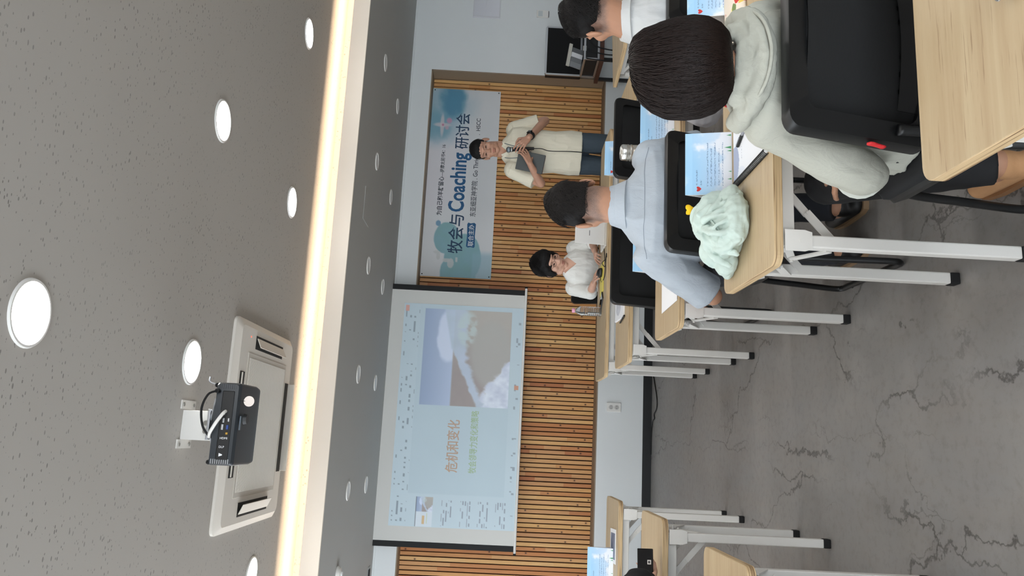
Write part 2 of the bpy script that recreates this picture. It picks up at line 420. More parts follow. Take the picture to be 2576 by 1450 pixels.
# ---------------------------------------------------------------- downlights
M_LED = emat('lamp_diffuser', (1.0, .985, .96), LAMP)
M_OFF = mat('frosted_diffuser', srgb(226,228,228), .5)
def downlight(x, y, z, r, m, label, group):
    t = thing('downlight', label, 'ceiling light', (x, y, z), 0, group)
    MB().lathe([(r, -.002), (r+.004, -.006), (r+.010, -.006), (r+.013, -.001), (r+.013, .004), (r, .004)], n=40).build('trim_ring', M_WHITEP, t, smooth=True, auto=40)
    dv = [(r*.985*math.cos(q), r*.985*math.sin(q), -.0035) for q in np.arange(24)*2*math.pi/24]
    MB().add(dv, [tuple(range(24))[::-1]]).build('diffuser', m, t)
    return t
for x, y, lab in ((.265, 1.99, 'lit round downlight nearest the camera, largest on the speckled ceiling'), (.25, 3.09, 'lit round downlight just beside the projector bracket'),
                  (1.264, 3.09, 'lit round downlight alone in the middle of the open speckled ceiling'), (-.73, 4.23, 'lit round downlight left of the air conditioner, cut by the photo edge'),
                  (1.27, 4.24, 'lit round downlight by the cove, next to the air conditioner on its right'), (2.30, 4.22, 'lit round downlight by the cove, farthest to the right')):
    downlight(x, y, ZC, .078, M_LED, lab, 'lit ceiling downlights')
for k, (x, y) in enumerate([(-.77, 1.99), (1.28, 1.99), (2.3, 1.99), (-.75, 3.09), (2.3, 3.09), (3.32, 3.09), (3.33, 4.22), (.26, .85), (1.28, .85), (-.76, .85), (2.3, .85), (-1.8, 3.09)]):
    downlight(x, y, ZC, .078, M_LED, 'lit round downlight outside the frame, %s row, %s' % ({1.99: 'second', 3.09: 'third', 4.22: 'fourth', .85: 'rearmost'}[y], {-1.8: 'far left', -.77: 'left', -.75: 'left', -.76: 'left', .26: 'over the camera', 1.28: 'right of the camera', 2.3: 'farther right', 3.32: 'far right', 3.33: 'far right'}[x]), 'lit ceiling downlights out of view')
spots = [(-.39, 5.65, 'unlit white spot, near row over the screen, leftmost'), (-.39, 6.45, 'unlit white spot, far row over the screen, leftmost'),
         (.43, 5.66, 'unlit white spot, near row, second from the left'), (.43, 6.5, 'unlit white spot, far row, second from the left'),
         (1.245, 5.69, 'unlit white spot, near row, between screen and banner'), (1.24, 6.47, 'unlit white spot, far row, between screen and banner'),
         (2.06, 5.67, 'unlit white spot, near row, in front of the banner'), (2.05, 6.52, 'unlit white spot, far row, above the middle of the banner'),
         (2.88, 6.48, 'unlit white spot, far row, above the right end of the banner'), (2.88, 5.67, 'unlit white spot, near row, farthest right')]
for x, y, lab in spots:
    downlight(x, y, ZS, .055, M_OFF, lab + ' on the grey soffit', 'unlit soffit spots')
t = thing('access_hatch', 'flush square access hatch in the grey soffit near the banner', 'hatch', (1.62, 5.42, ZS))
MB().box((-.12, -.12, -.003), (.12, .12, .0)).build('panel', M_SOFFIT, t); 
t = thing('smoke_detector', 'white smoke detector on the soffit at the left edge of the frame', 'smoke detector', (-.92, 5.5, ZS))
MB().lathe([(.05, 0), (.05, -.012), (.042, -.026), (.02, -.03), (.001, -.03)], n=28).build('housing', M_WHITEP, t, smooth=True, auto=35)
MB().lathe([(.018, -.029), (.016, -.038), (.001, -.038)], n=16).build('sensor_cap', M_OFF, t, smooth=True, auto=35)
t = thing('ceiling_vent', 'grey slotted air vent where soffit meets front wall, far left', 'vent', (-1.28, 7.0, ZS))
MB().box((-.18, -.06, -.004), (.18, .06, 0)).build('frame', mat('vent_grey', srgb(150,152,150), .5), t)
for k in range(5): MB().box((-.16, -.048+k*.021, -.006), (.16, -.040+k*.021, -.004)).build('slat', M_RUB, t)

# ---------------------------------------------------------------- cassette air conditioner
M_AC = mat('air_conditioner_plastic', srgb(226,220,210), .45); M_DARK = mat('slot_shade', srgb(36,34,31), .7)
ac = thing('air_conditioner', 'square white four-way cassette air conditioner in the speckled ceiling', 'air conditioner', (.022, 4.01, ZC))
S = .487
def ring_frame(mb, a, b, za, zb, r=.03):
    o = rrect(-a, -a, a, a, r, 5); i = rrect(-b, -b, b, b, max(.004, r*.4), 5)
    mb.loft([[(p[0], p[1], za) for p in o], [(p[0], p[1], zb) for p in i]], cap=False)
mb = MB(); o_ = rrect(-S, -S, S, S, .035, 5)
mb.loft([[(p[0], p[1], 0) for p in o_], [(p[0], p[1], -.012) for p in o_], [(p[0]*.93, p[1]*.93, -.034) for p in o_], [(p[0]*.05, p[1]*.05, -.034) for p in o_]], cap=True)
mb.build('panel', M_AC, ac, smooth=True, auto=25)
for k in range(4):
    Mz = Matrix.Rotation(k*math.pi/2, 4, 'Z')
    side = k in (1, 3)
    MB().box((-.24, -.425, -.0355), (.24, -.36, -.0335), 0, Mz).build('air_slot_shade', M_DARK, ac)  # thin plate on the solid panel, the slot's shade put into its colour
    tilt = Matrix.Translation((0, -.412, -.037)) @ Matrix.Rotation(math.radians({0: -6, 1: -24, 2: -58, 3: -24}[k]), 4, 'X')
    fl = MB().box((-.236, 0, -.004), (.236, .050 if k else .012, 0), 0, Mz @ tilt)
    fl.build('air_flap', M_AC if k != 2 else M_CREAM, ac, bevel=.002)
MB().box((-.335, -.335, -.037), (.335, .335, -.033)).build('grille_plate', mat('grille_cream', srgb(206,200,190), .6), ac, bevel=.002)
for k in range(60):
    yy = -.31 + k*.62/59
    if k == 0: rib_me = MB().box((-.31, -.0028, -.040), (.31, .0028, -.036)).mesh('grille_rib', M_AC)
    link('grille_rib', rib_me, ac, (0, yy, 0))
MB().ell((.41, -.32, -.034), (.004, .004, .002), n=10).build('status_light', emat('red_led', srgb(255,70,50), 2.0), ac)

# ---------------------------------------------------------------- ceiling projector
M_PJ = mat('projector_charcoal', srgb(44,49,54), .4, var=.04); M_PJB = mat('projector_underside', srgb(84,96,106), .35)
pj = thing('projector', 'black projector hung upside down from the ceiling on a white bracket', 'projector', (.016, 2.87, 2.376))
prof = rrect(-.148, 0, .148, .098, .012, 4)
mb = MB()
def sect(y, sx, z0, z1, r=.012): return [(p[0], y, p[1]) for p in rrect(-.148*sx, z0, .148*sx, z1, r, 4)]
mb.loft([sect(0, .965, .016, .094), sect(.012, 1, .008, .098), sect(.18, 1, 0, .098), sect(.225, .97, .004, .096), sect(.235, .93, .012, .09)][::-1])
mb.build('body', M_PJ, pj, smooth=True, auto=30)
MB().box((-.128, -.003, .028), (.118, .004, .072)).build('connector_panel', mat('connector_black', srgb(12,12,13), .5), pj, bevel=.003)
blue = mat('vga_blue', srgb(40,70,140), .4); gold = mat('gold_contact', srgb(214,170,80), .3, .8)
for x, z, w_, h_, m_ in ((.012, .056, .017, .007, M_ALU), (-.012, .058, .02, .008, M_ALU), (.014, .038, .013, .006, M_ALU), (-.012, .040, .016, .008, blue), (-.034, .040, .008, .008, gold), (.034, .056, .006, .006, M_ALU)):
    MB().box((x-w_/2, -.007, z-h_/2), (x+w_/2, -.003, z+h_/2)).build('port', m_, pj, bevel=.001)
for sx in (-1, 1):
    for k in range(9):
        xx = sx*.142; MB().box((min(xx, xx-sx*.017), -.0015, .024+k*.0076), (max(xx, xx-sx*.017), .006, .0275+k*.0076)).build('vent_fin', M_PJ if sx > 0 else M_ALU, pj)
for x, tx in ((-.055, 'HDMI'), (-.086, 'DLP'), (-.112, '1.1')):
    if tx != '1.1': text_mesh(tx, .011, M_PAPER, 'lettering', pj, (x, -.0036, .063), (math.pi/2, math.pi/2, 0))
MB().prism([(-.108, .048), (-.104, .060), (-.116, .060), (-.112, .048)], -.0036, -.003, 'y').build('badge', M_PAPER, pj)
MB().box((-.02, .005, -.002), (.03, .016, .002)).build('sticker', M_PJB, pj)
MB().cyl((.02, .05, 0), (.02, .05, -.012), .02, .017).build('lens_ring', M_BLACK, pj, smooth=True, auto=40)
MB().tube([(.116, -.004, .086), (.116, -.02, .088)], .008, 10).build('power_plug', M_BLACK, pj)
MB().tube(bez([(.116, -.018, .088), (.10, -.04, .11), (.05, -.045, .125), (-.01, -.03, .12), (-.045, .0, .105), (-.05, .03, .11)]), .0042, 8).build('power_cord', M_RUB, pj, smooth=True)
MB().tube(bez([(.045, -.004, .052), (.035, -.022, .056), (.0, -.03, .075), (-.035, -.012, .098), (-.05, .01, .106)]), .006, 8).build('video_cable', M_WHITEP, pj, smooth=True)
for sx in (-1, 1): MB().lathe([(.008, 0), (.009, .006), (.006, .012), (.001, .013)], (sx*.138, .02, .096), 12).build('foot', M_RUB, pj, smooth=True)
MB().tube(bez([(.14, .02, .1), (.146, .02, .125), (.155, .02, .132), (.168, .02, .13)]), .0035, 8).build('hook', M_ALU, pj, smooth=True)
MB().lathe([(.0005, -.0008), (.019, -.0008), (.019, .0008), (.0005, .0008)], (.084, .0, -.026), 28, axis='y').build('hang_tag', mat('frosted_tag', srgb(226,214,206), .3), pj)
MB().tube([(.084, 0, .012), (.084, 0, -.012)], .0015, 6).build('tag_string', M_RUB, pj)
mt = ZC - 2.376
br = MB()
br.box((-.066, .20, .14), (.046, .205, mt)); br.box((-.066, .275, .14), (.046, .28, mt)); br.box((-.066, .20, .135), (.046, .28, .142))
br.build('bracket_column', M_WMETAL, pj, bevel=.001)
for sx in (-.10, .05): MB().box((sx, .17, mt-.004), (sx+.034, .31, mt)).build('ceiling_plate', M_WMETAL, pj)
for sx in (-1, 1):
    MB().bar((-.01, .06, .125), (sx*.1-.01, .03 if sx > 0 else .06, .102), .022, .004).build('mount_arm', M_ALU, pj)
MB().box((-.06, .03, .118), (.05, .2, .128)).build('mount_plate', M_ALU, pj, bevel=.002)
MB().bar((-.01, .24, .145), (-.01, .12, .125), .05, .012).build('tilt_joint', M_WMETAL, pj)
for x, y in ((-.03, .2), (.0, .2)): MB().cyl((x, y+.002, .19), (x, y-.006, .19), .010, n=14).build('screw', M_STEEL, pj)
for x, y in ((-.085, .19), (-.085, .29), (.067, .19), (.067, .29)): MB().cyl((x, y, mt-.007), (x, y, mt-.003), .007, n=12).build('screw', M_STEEL, pj)
# ---------------------------------------------------------------- projection screen with the projected slide
M_SCREEN = mat('screen_fabric', srgb(214,213,208), .8); M_SBLK = mat('screen_black_border', srgb(26,27,28), .8)
YS = 7.10
scr = thing('projection_screen', 'pull-down projection screen showing a slide with a wave photograph', 'screen', (.226, YS, 1.198))
sx0, sx1, sh = -.942-.226, 1.394-.226, 2.45-1.198
MB().box((sx0+.05, 0, .02), (sx1-.05, .0015, sh)).build('fabric', M_SCREEN, scr)
for a in (sx0, sx1-.05): MB().box((a, 0, .02), (a+.05, .0016, sh)).build('black_border', M_SBLK, scr)
MB().tube([(sx0-.012, 0, .01), (sx1+.016, 0, .01)], .0115, 12).build('bottom_bar', M_WHITEP, scr, smooth=True, auto=50)
for a, b in ((sx0-.03, sx0-.012), (sx1+.016, sx1+.034)): MB().tube([(a, 0, .01), (b, 0, .01)], .0125, 12).build('end_cap', M_RUB, scr)
M_PRINT_E = print_mat('projected_light', .8, .06); M_PRINT_E.cycles.emission_sampling = 'NONE'
def pc(hexs): return np.array(hexs, float)
def lerp(a, b, t): t = np.asarray(t)[..., None]; return a*(1-t) + b*t
def wave_photo(u, v):
    """the sea photograph: u right, v down, 0..1"""
    P = np.stack([u*6, v*4, 0*u], -1); n = fbm(P, 4); n2 = fbm(P*4+9, 3)
    sky = lerp(pc((150,166,192)), pc((184,198,220)), v*2.2)
    cl = sstep(.0, .5, 1 - ((u-.72)**2/.09 + (v-.30)**2/.022) + n*.5)
    c = lerp(sky, pc((208,218,236)), cl*.85)
    hor = .345 + .0*u
    sea = lerp(pc((160,152,150)), pc((176,172,166)), sstep(.3, .9, u) + n2*.1)
    ws = .345 + .0*u                                    # breaking wave: a pale diagonal from left-low to right-high
    top = np.where(u < .62, .64 - .52*u + .02*n2, .32 - .25*(u-.62))
    bot = top + .10 + .16*sstep(.3, 1., u) + .03*n2
    seam = sstep(-.01, .01, v - hor); c = lerp(c, sea, seam)
    inw = sstep(-.015, .015, v-top)*sstep(-.03, .03, bot-v)
    c = lerp(c, lerp(pc((196,208,230)), pc((176,192,204)), n*.5+.5), inw*.9)
    curl = sstep(0, .6, 1 - ((u-.80)**2/.045 + (v-.50)**2/.02)); c = lerp(c, pc((190,206,206)), curl*.75*sstep(-.2,.4,n2+.2))
    smooth = sstep(0, .5, 1 - ((u-.55)**2/.16 + (v-.78)**2/.07)); c = lerp(c, pc((172,172,168)), smooth*.8)
    foam = sstep(-.02, .03, v - (.98 - .30*np.exp(-((u-.08)/.28)**2) + .06*n2 + .3*sstep(.25,.6,u)*(u-.25)))
    c = lerp(c, lerp(pc((178,186,206)), pc((222,230,240)), n2*.5+.6), foam)
    return c
def slide(s, t):
    v = 1-t; c = lerp(pc((190,206,214)), pc((182,198,206)), s)
    n = fbm(np.stack([s*9, v*6, 0*s], -1), 3); c = c + n[..., None]*2
    body = sstep(.135, .14, v)*sstep(-.91, -.905, -v)
    c = lerp(c, pc((178,196,205)), body*.55*sstep(.14, .145, s))
    tb = (v > .018) & (v < .132); dash = vnoise(np.stack([s*95, np.floor(v*26)*3.1, 0*s], -1))
    row = (np.abs((v*26) % 1 - .5) < .20)
    c = np.where((tb & row & (dash > .42) & (s > .02) & (s < .97))[..., None], pc((142,154,164)), c)
    c = np.where(((s > .963) & (v > .012) & (v < .042) & (s < .99))[..., None], pc((206,160,150)), c)
    def rect(a, b, p, q): return ((s > a) & (s < b) & (v > p) & (v < q))[..., None]
    c = np.where(rect(.0, .128, .208, .214) | rect(.0, .128, .345, .350), pc((96,100,108)), c)
    c = np.where(rect(0, .128, .214, .345), pc((206,216,224)), c)
    c = np.where(rect(.012, .048, .262, .284), pc((204,178,140)), c)
    c = np.where(rect(.014, .060, .298, .302), pc((196,204,170)), c)
    c = np.where(rect(.066, .128, .214, .345), wave_photo(np.clip((s-.066)/.062, 0, 1), np.clip((v-.214)/.131, 0, 1)), c)
    for k, p in enumerate((.37, .52, .66, .80)):
        lines = (v > p+.03) & (v < p+.125) & (s > .006) & (s < .118)
        rr = np.abs(((v-p)*55) % 1 - .5) < .22
        dn = vnoise(np.stack([s*60, np.floor((v-p)*55)*2.7 + k*7, 0*s], -1))
        c = np.where((lines & rr & (dn > -.05))[..., None], pc((150,158,170)), c)
        c = np.where(rect(0, .128, p+.001, p+.0045), pc((176,190,200)), c)
    ph = (s > .534) & (s < .98) & (v > .177) & (v < .905)
    c = np.where(ph[..., None], wave_photo(np.clip((s-.534)/.446, 0, 1), np.clip((v-.177)/.728, 0, 1)), c)
    bb = (v > .945) & (v < .985) & (dash > .5) & (s > .05)
    c = np.where(bb[..., None], pc((150,160,170)), c)
    c = np.where(rect(.62, .64, .948, .982), pc((196,150,130)), c)
    return c
PX = (-.766-.226, 1.22-.226); PZ = (1.221-1.198, 2.327-1.198)
picture('projected_slide', 360, 200, slide, lambda s, t: np.stack([PX[0]+s*(PX[1]-PX[0]), 0*s-.0012, PZ[0]+t*(PZ[1]-PZ[0])], -1), M_PRINT_E, scr)
def on_slide(s, v): return (PX[0]+s*(PX[1]-PX[0]), -.0022, PZ[1]-v*(PZ[1]-PZ[0]))
def litmat(name, col, e=.06):
    g = G(name); g.P(Base_Color=col, Roughness=.8, Emission_Color=col, Emission_Strength=e); g.m.cycles.emission_sampling = 'NONE'; return g.m
wS, hS = PX[1]-PX[0], PZ[1]-PZ[0]
text_mesh('危机和变化', .1, litmat('slide_orange', srgb(182,158,140)), 'lettering', scr, on_slide(.24, .522), width=.233*wS, height=.102*hS, bold=.0015, depth=.0004)
text_mesh('牧会领导力变化和策略', .06, litmat('slide_green', srgb(160,182,150)), 'lettering', scr, on_slide(.24, .672), width=.278*wS, height=.066*hS, bold=.0008, depth=.0004)

# ---------------------------------------------------------------- banner
BX, BZ, BW, BH, BY = 1.542, 1.548, 1.958, .690, 7.378
ban = thing('banner', 'pale blue watercolour seminar banner hung on the wooden slats', 'banner', (BX, BY, BZ))
MB().box((0, 0, 0), (BW, .006, BH)).build('sheet', mat('banner_vinyl', srgb(205,207,207), .55), ban)
def blob(s, v, cx, cy, rx, ry, n, e=.35): return sstep(0, e, 1 - ((s-cx)/rx)**2 - ((v-cy)/ry)**2 + n*.35)
def banner_art(s, t):
    v = 1-t; P = np.stack([s*9, v*4, 0*s], -1); n = fbm(P, 4); n2 = fbm(P*2.3+5, 4)
    c = lerp(pc((222,223,224)), pc((214,215,216)), s) + n[..., None]*2
    c = lerp(c, pc((222,216,222)), blob(s, v, .62, .1, .3, .5, n)*.5)
    c = lerp(c, pc((150,182,196)), blob(s, v, .92, .1, .26, .62, n, .9)*.85)
    c = lerp(c, pc((72,134,164)), blob(s, v, .93, .30, .12, .24, n2, .8)*.85)
    c = lerp(c, pc((110,162,182)), blob(s, v, .80, .08, .12, .24, n2, .9)*.7)
    for cx, cy, rx, ry in ((.80, .17, .014, .16), (.80, .17, .08, .035)): c = lerp(c, pc((214,204,206)), blob(s, v, cx, cy, rx, ry, n2*.5, .8)*.8)
    for cx, cy, r, k in ((.825, .27, .018, (206,150,178)), (.80, .18, .008, (196,120,150)), (.785, .24, .012, (206,170,186))): c = lerp(c, pc(k), blob(s, v, cx, cy, r, r*2.6, n2*.5, .6)*.8)
    tl = np.maximum(np.maximum(blob(s, v, .10, .58, .125, .27, n*.7, .12), blob(s, v, .20, .34, .085, .19, n*.7, .12)), blob(s, v, .02, .52, .10, .26, n*.7, .12))
    c = lerp(c, lerp(pc((112,166,166)), pc((120,170,186)), n2*.5+.5), tl*.8)
    c = lerp(c, pc((150,186,200)), sstep(.02, -.02, s-.13)*sstep(.70, .74, v)*.7)
    c = lerp(c, pc((106,152,184)), blob(s, v, .274, .21, .016, .040, n2*.4, .3)*.85)
    for cx, cy, rx, ry, in ((.105, .24, .020, .030), (.125, .215, .008, .05), (.07, .42, .028, .05), (.085, .36, .010, .06), (.09, .50, .014, .02)):
        c = lerp(c, pc((206,208,206)), blob(s, v, cx, cy, rx, ry, n2*.8, .3)*.85)
    return c
M_PRINT = print_mat('printed_surface', .55)
picture('printed_artwork', 260, 100, banner_art, lambda s, t: np.stack([s*BW, 0*s-.0008, t*BH], -1), M_PRINT, ban)
def on_ban(s, v): return (s*BW, -.0016, BH*(1-v))
navy = mat('navy_ink', srgb(30,62,92), .6); blue2 = mat('blue_ink', srgb(34,90,134), .6); ink = mat('grey_ink', srgb(66,72,80), .6); whit = mat('white_ink', srgb(222,226,228), .6)
text_mesh('牧会与', .16, navy, 'lettering', ban, on_ban(.123, .575), width=.20*BW, height=.215*BH, bold=.0018)
text_mesh('Coaching', .2, blue2, 'lettering', ban, on_ban(.338, .63), width=.315*BW, height=.30*BH, bold=.005)
text_mesh('研讨会', .16, navy, 'lettering', ban, on_ban(.674, .572), width=.196*BW, height=.205*BH, bold=.0018)
text_mesh('为自己和羊群留心', .06, ink, 'lettering', ban, on_ban(.315, .248), width=.205*BW, height=.078*BH, bold=.0012)
text_mesh('—提摩太前书4：16', .05, ink, 'lettering', ban, on_ban(.522, .245), width=.17*BW, height=.064*BH, bold=.0006)
text_mesh('东亚细亚神学院 . Go Thrive', .05, ink, 'lettering', ban, on_ban(.317, .735), width=.325*BW, height=.088*BH, bold=.0004)
text_mesh('.  HSCC', .05, ink, 'lettering', ban, on_ban(.755, .728), width=.09*BW, height=.060*BH, bold=.0006)
MB().prism([(BW*(.155+.13*a), BH*(1-.685+.062*b)) for a, b in ((0,-.8),(.06,-1),(.5,-.9),(.95,-1),(1,-.6),(.97,.2),(1,.8),(.93,1),(.45,.9),(.05,1),(.0,.6),(.03,0))], -.0016, -.0012, 'y').build('ink_plaque', blue2, ban)
text_mesh('联合主办', .06, whit, 'lettering', ban, (.163*BW, -.0024, BH*(1-.725)), width=.112*BW, height=.080*BH, bold=.0006)
for x, z in ((.02, .67), (1.94, .67), (.02, .02), (1.94, .02)): MB().lathe([(.006, -.001), (.006, -.003), (.001, -.004)], (x, 0, z), 10, axis='y').build('pin', M_RUB, ban)

# ---------------------------------------------------------------- things on the white wall
t = thing('wall_outlet', 'white double wall socket below the slatted panel', 'socket', (.36, W, .35))
MB().box((-.042, -.010, -.066), (.042, 0, .066)).build('plate', M_WHITEP, t, bevel=.003)
for z in (-.026, .026):
    MB().lathe([(.021, -.010), (.021, -.012), (.018, -.012), (.018, -.0105), (.001, -.0105)], (0, 0, z), 24, axis='y').build('socket_well', mat('socket_shadow', srgb(196,194,190), .5), t)
    for sx in (-1, 1): MB().lathe([(.003, -.0108), (.003, -.0112), (.0005, -.0112)], (sx*.009, 0, z), 10, axis='y').build('pin_hole', M_RUB, t)
t = thing('picture_frame', 'white framed picture on the white wall, cut by the photo edge', 'picture', (4.42, W, 1.595))
MB().box((-.21, -.02, 0), (.21, 0, .275)).build('frame', mat('frame_silver', srgb(212,212,216), .5), t, bevel=.002)
picture('artwork', 40, 26, lambda s, t_: lerp(lerp(pc((224,224,230)), pc((214,214,220)), t_), pc((176,176,184)), sstep(.03, 0, np.abs(np.hypot(s-.45, t_-.9)-.38))*.5*sstep(.2, .6, s)), lambda s, t_: np.stack([-.198+s*.396, 0*s-.0206, .012+t_*.251], -1), M_PRINT, t)
t = thing('wall_controller', 'small white control plate on the white wall below the picture', 'wall plate', (4.29, W, 1.165))
MB().box((-.04, -.012, -.06), (.04, 0, .06)).build('plate', M_WHITEP, t, bevel=.003)
MB().box((-.03, -.0135, .0), (.03, -.012, .045)).build('display', mat('grey_display', srgb(200,206,206), .3), t)
MB().box((-.032, -.014, -.064), (.032, -.0, -.06)).build('lower_edge', M_RUB, t)
cab = MB().tube(bez([(.74, 7.17, .006), (.6, 7.06, .005), (.45, 6.95, .005), (.36, 6.95, .005), (.31, 7.05, .006), (.27, 7.04, .005), (.24, 7.12, .005), (.10, 7.17, .005), (-.05, 7.178, .005)]), .005, 8)
tag(cab.build('cable', M_RUB, smooth=True), 'thin black cable lying on the floor along the black baseboard', 'cable')

# ---------------------------------------------------------------- folding tables
TL, TD, TH = 1.8, .467, .72
def make_table():
    t = thing('folding_table', 'x', 'table', (0,0,0), 0, 'ash topped folding tables')
    MB().prism(rrect(0, 0, TL, TD, .035, 6), TH-.026, TH, 'z', 0, 1).build('top', [M_TOP, M_PLY], t, bevel=.002)
    for y in (.035, TD-.11): MB().box((.06, y-.013, TH-.066), (TL-.06, y+.013, TH-.026)).build('rail', M_WMETAL, t, bevel=.003)
    for x, s in ((.07, 1), (TL-.07, -1)):
        for y in (.02, .359):
            lg = MB().box((x-.018, y-.018, .03), (x+.018, y+.018, TH-.07)).build('leg', M_WMETAL, t, bevel=.004)
            MB().box((x-.019, y-.019, 0), (x+.019, y+.019, .03)).build('foot_cap', M_RUB, lg, bevel=.004)
            ys = (y-.0215, y-.018) if y < .1 else (y+.018, y+.0215)
            bk = MB().prism([(x-.024, TH-.105), (x+.024, TH-.105), (x+.030, TH-.085), (x+.030, TH-.03), (x-.030, TH-.03), (x-.030, TH-.085)], ys[0], ys[1], 'y')
            bk.build('hinge_plate', M_WMETAL, t)
            MB().cyl((x, y-.0225 if y < .1 else y+.0225, TH-.075), (x, y, TH-.075), .0055, n=12).build('rivet', M_WMETAL, t)
        MB().box((x-.014, .03, TH-.062), (x+.014, .35, TH-.030)).build('cross_bar', M_WMETAL, t, bevel=.003)
        for ya, yb in ((.035, .14), (.345, .24)):
            MB().bar((x-.012*s, ya, TH-.05), (x-.012*s, yb, TH-.10), .005, .022, (0,0,1)).build('brace_link', M_WMETAL, t)
            MB().bar((x-.018*s, ya, TH-.165), (x-.018*s, yb, TH-.10), .005, .026, (0,0,1)).build('brace_link', M_WMETAL, t)
            MB().cyl((x-.026*s, yb, TH-.10), (x-.008*s, yb, TH-.10), .005, n=10).build('rivet', M_WMETAL, t)
        for y in (.06, .335):
            MB().bar((x, y, TH-.205), (x+.10*s, y, TH-.115), .005, .024, (0,0,1)).build('brace', M_WMETAL, t)
            MB().bar((x+.095*s, y+.006, TH-.12), (x+.20*s, y+.006, TH-.03), .005, .022, (0,0,1)).build('brace', M_WMETAL, t)
            MB().cyl((x+.098*s, y-.005, TH-.118), (x+.098*s, y+.012, TH-.118), .005, n=10).build('rivet', M_WMETAL, t)
    return t
tab0 = make_table()
tables = [(.466, 5.254, 'folding table at the front with laptop, water bottle and yellow pouch on it'),
          (.475, 4.339, 'folding table directly in front of the presenter table, notebook and pen at its end'),
          (.4976, 3.14, 'folding table of the man in the pale blue shirt, blank paper at its end'),
          (.509, 2.035, 'folding table holding the mint green cloth bag and spiral notebook'),
          (.482, .833, 'nearest folding table, its bare top filling the lower corner'),
          (-.30-TL, 4.547, 'far left folding table with a blue name tent and a colour print'),
          (-.29-TL, 3.401, 'left folding table behind the raised phone, nearly bare'),
          (-.315-TL, 2.288, 'nearest left folding table, only its rounded corner in view')]
for i, (x, y, lab) in enumerate(tables):
    if i == 0: tab0.location = (x, y, 0); tab0['label'] = lab
    else: copy_tree(tab0, None, (x, y, 0), 0, lab)
side = copy_tree(tab0, None, (2.62, 4.72, 0), math.radians(12), 'folding table standing askew by the right wall behind the seated men')
# ---------------------------------------------------------------- chairs
M_CH = mat('chair_black_plastic', srgb(15,16,17), .40)
g = G('chair_mesh_fabric'); c = g.coord('Object', (420, 420, 420))
wv_ = g.n('TexWave', {'Vector': c, 'Scale': .5, 'Distortion': .3}, bands_direction='Z').outputs['Fac']
g.P(Base_Color=g.mix(wv_, srgb(8,9,10), srgb(18,19,20)), Roughness=.85); g.bump(wv_, .3, .001); M_MESH = g.m
M_SEAT = mat('seat_fabric', srgb(15,17,20), .8, bump=.2, bscale=350, bdist=.001)
def make_chair():
    t = thing('conference_chair', 'x', 'chair', (0,0,0), 0, 'black mesh-back conference chairs')
    # seat: rounded pan, dished, waterfall front (sitter faces +y)
    out = rrect(-.252, -.20, .252, .25, .075, 6); rings = []
    def zc_(x, y): return -.012*(1-(x/.24)**2) - .03*max(0, (y-.12)/.13)**2 + .02*max(0, (-.1-y)/.1)**2
    for s_, z in ((.90, .425), (1, .435), (1, .455), (.95, .468), (.6, .470), (.02, .468)):
        rings.append([(p[0]*s_, .025+(p[1]-.025)*s_, z + zc_(p[0]*s_, p[1]*s_)) for p in out])
    MB().loft(rings).build('seat', M_SEAT, t, smooth=True, auto=50)
    rings = []
    for s_, z in ((.82, .375), (.98, .388), (1.03, .425), (1.0, .437)):
        rings.append([(p[0]*s_, .025+(p[1]-.025)*s_, z + zc_(p[0]*s_, p[1]*s_)) for p in out])
    MB().loft(rings).build('seat_shell', M_CH, t, smooth=True, auto=50)
    # backrest: rounded rectangular frame bowed round the sitter, mesh panel set in
    def bow(x, z, d=0): return (x, -.265 + .055*(x/.233)**2 + .10*((.87-z)/.37) - .0*z + d, z)
    def frame_ring(w0, w1, h0, h1, d0, d1):
        pass
    outer = rrect(-.233, .50, .233, .872, .035, 6); inner = rrect(-.188, .55, .188, .828, .025, 6)
    A = [bow(p[0], p[1], -.018) for p in outer]; B = [bow(p[0], p[1], -.022) for p in inner]
    A2 = [bow(p[0]*.985, .686+(p[1]-.686)*.985, -.026) for p in outer]
    Cc = [bow(p[0], p[1], .014) for p in inner]; D = [bow(p[0], p[1], .014) for p in outer]
    MB().loft([A, A2, B, Cc, D], closed=True).build('back_frame', M_CH, t, smooth=True, auto=40)
    xs = np.linspace(-.19, .19, 13); zs = np.linspace(.548, .83, 9)
    v = [bow(x, z, d) for d in (-.006, .004) for z in zs for x in xs]; n1 = 13; m1 = 13*9; f = []
    for j in range(8):
        for i in range(12):
            a = j*n1+i; f += [(a, a+1, a+n1+1, a+n1), (m1+a, m1+a+n1, m1+a+n1+1, m1+a+1)]
    MB().add(v, f).build('mesh_panel', M_MESH, t, smooth=True)
    v = [bow(x, z, d) for d in (-.014, -.006) for z in (.535, .60) for x in np.linspace(-.16, .16, 9)]; f = []
    for i in range(8): f += [(i, i+1, i+10, i+9), (18+i, 18+i+9, 18+i+10, 18+i+1)]
    MB().add(v, f).build('lumbar_panel', M_CH, t, smooth=True)
    for s in (-1, 1):
        x = s*.205
        MB().tube(bez([(x, -.178, .60), (x, -.178, .52), (x, -.165, .46), (x, -.12, .425), (x, -.02, .418)]), .013, 10).build('back_post', M_CH, t, smooth=True)
        x = s*.225
        MB().tube(bez([(x*.95, .17, .42), (x, .215, .36), (x*1.03, .235, .2), (x*1.06, .25, .05), (x*1.06, .235, .014), (x*1.06, .18, .012), (x*1.06, -.10, .012), (x*1.06, -.20, .012), (x*1.06, -.245, .02), (x*1.05, -.25, .06), (x*1.02, -.215, .2), (x*.98, -.17, .36), (x*.95, -.13, .42)], 6), .0125, 10).build('leg', M_CH, t, smooth=True)
        for y in (-.16, .17): MB().cyl((s*.2385, y, 0), (s*.2385, y, .006), .011, n=10).build('glide', M_RUB, t)
    for y in (.16, -.12): MB().tube([(-.213, y, .412), (.213, y, .412)], .011, 10).build('cross_tube', M_CH, t, smooth=True)
    return t
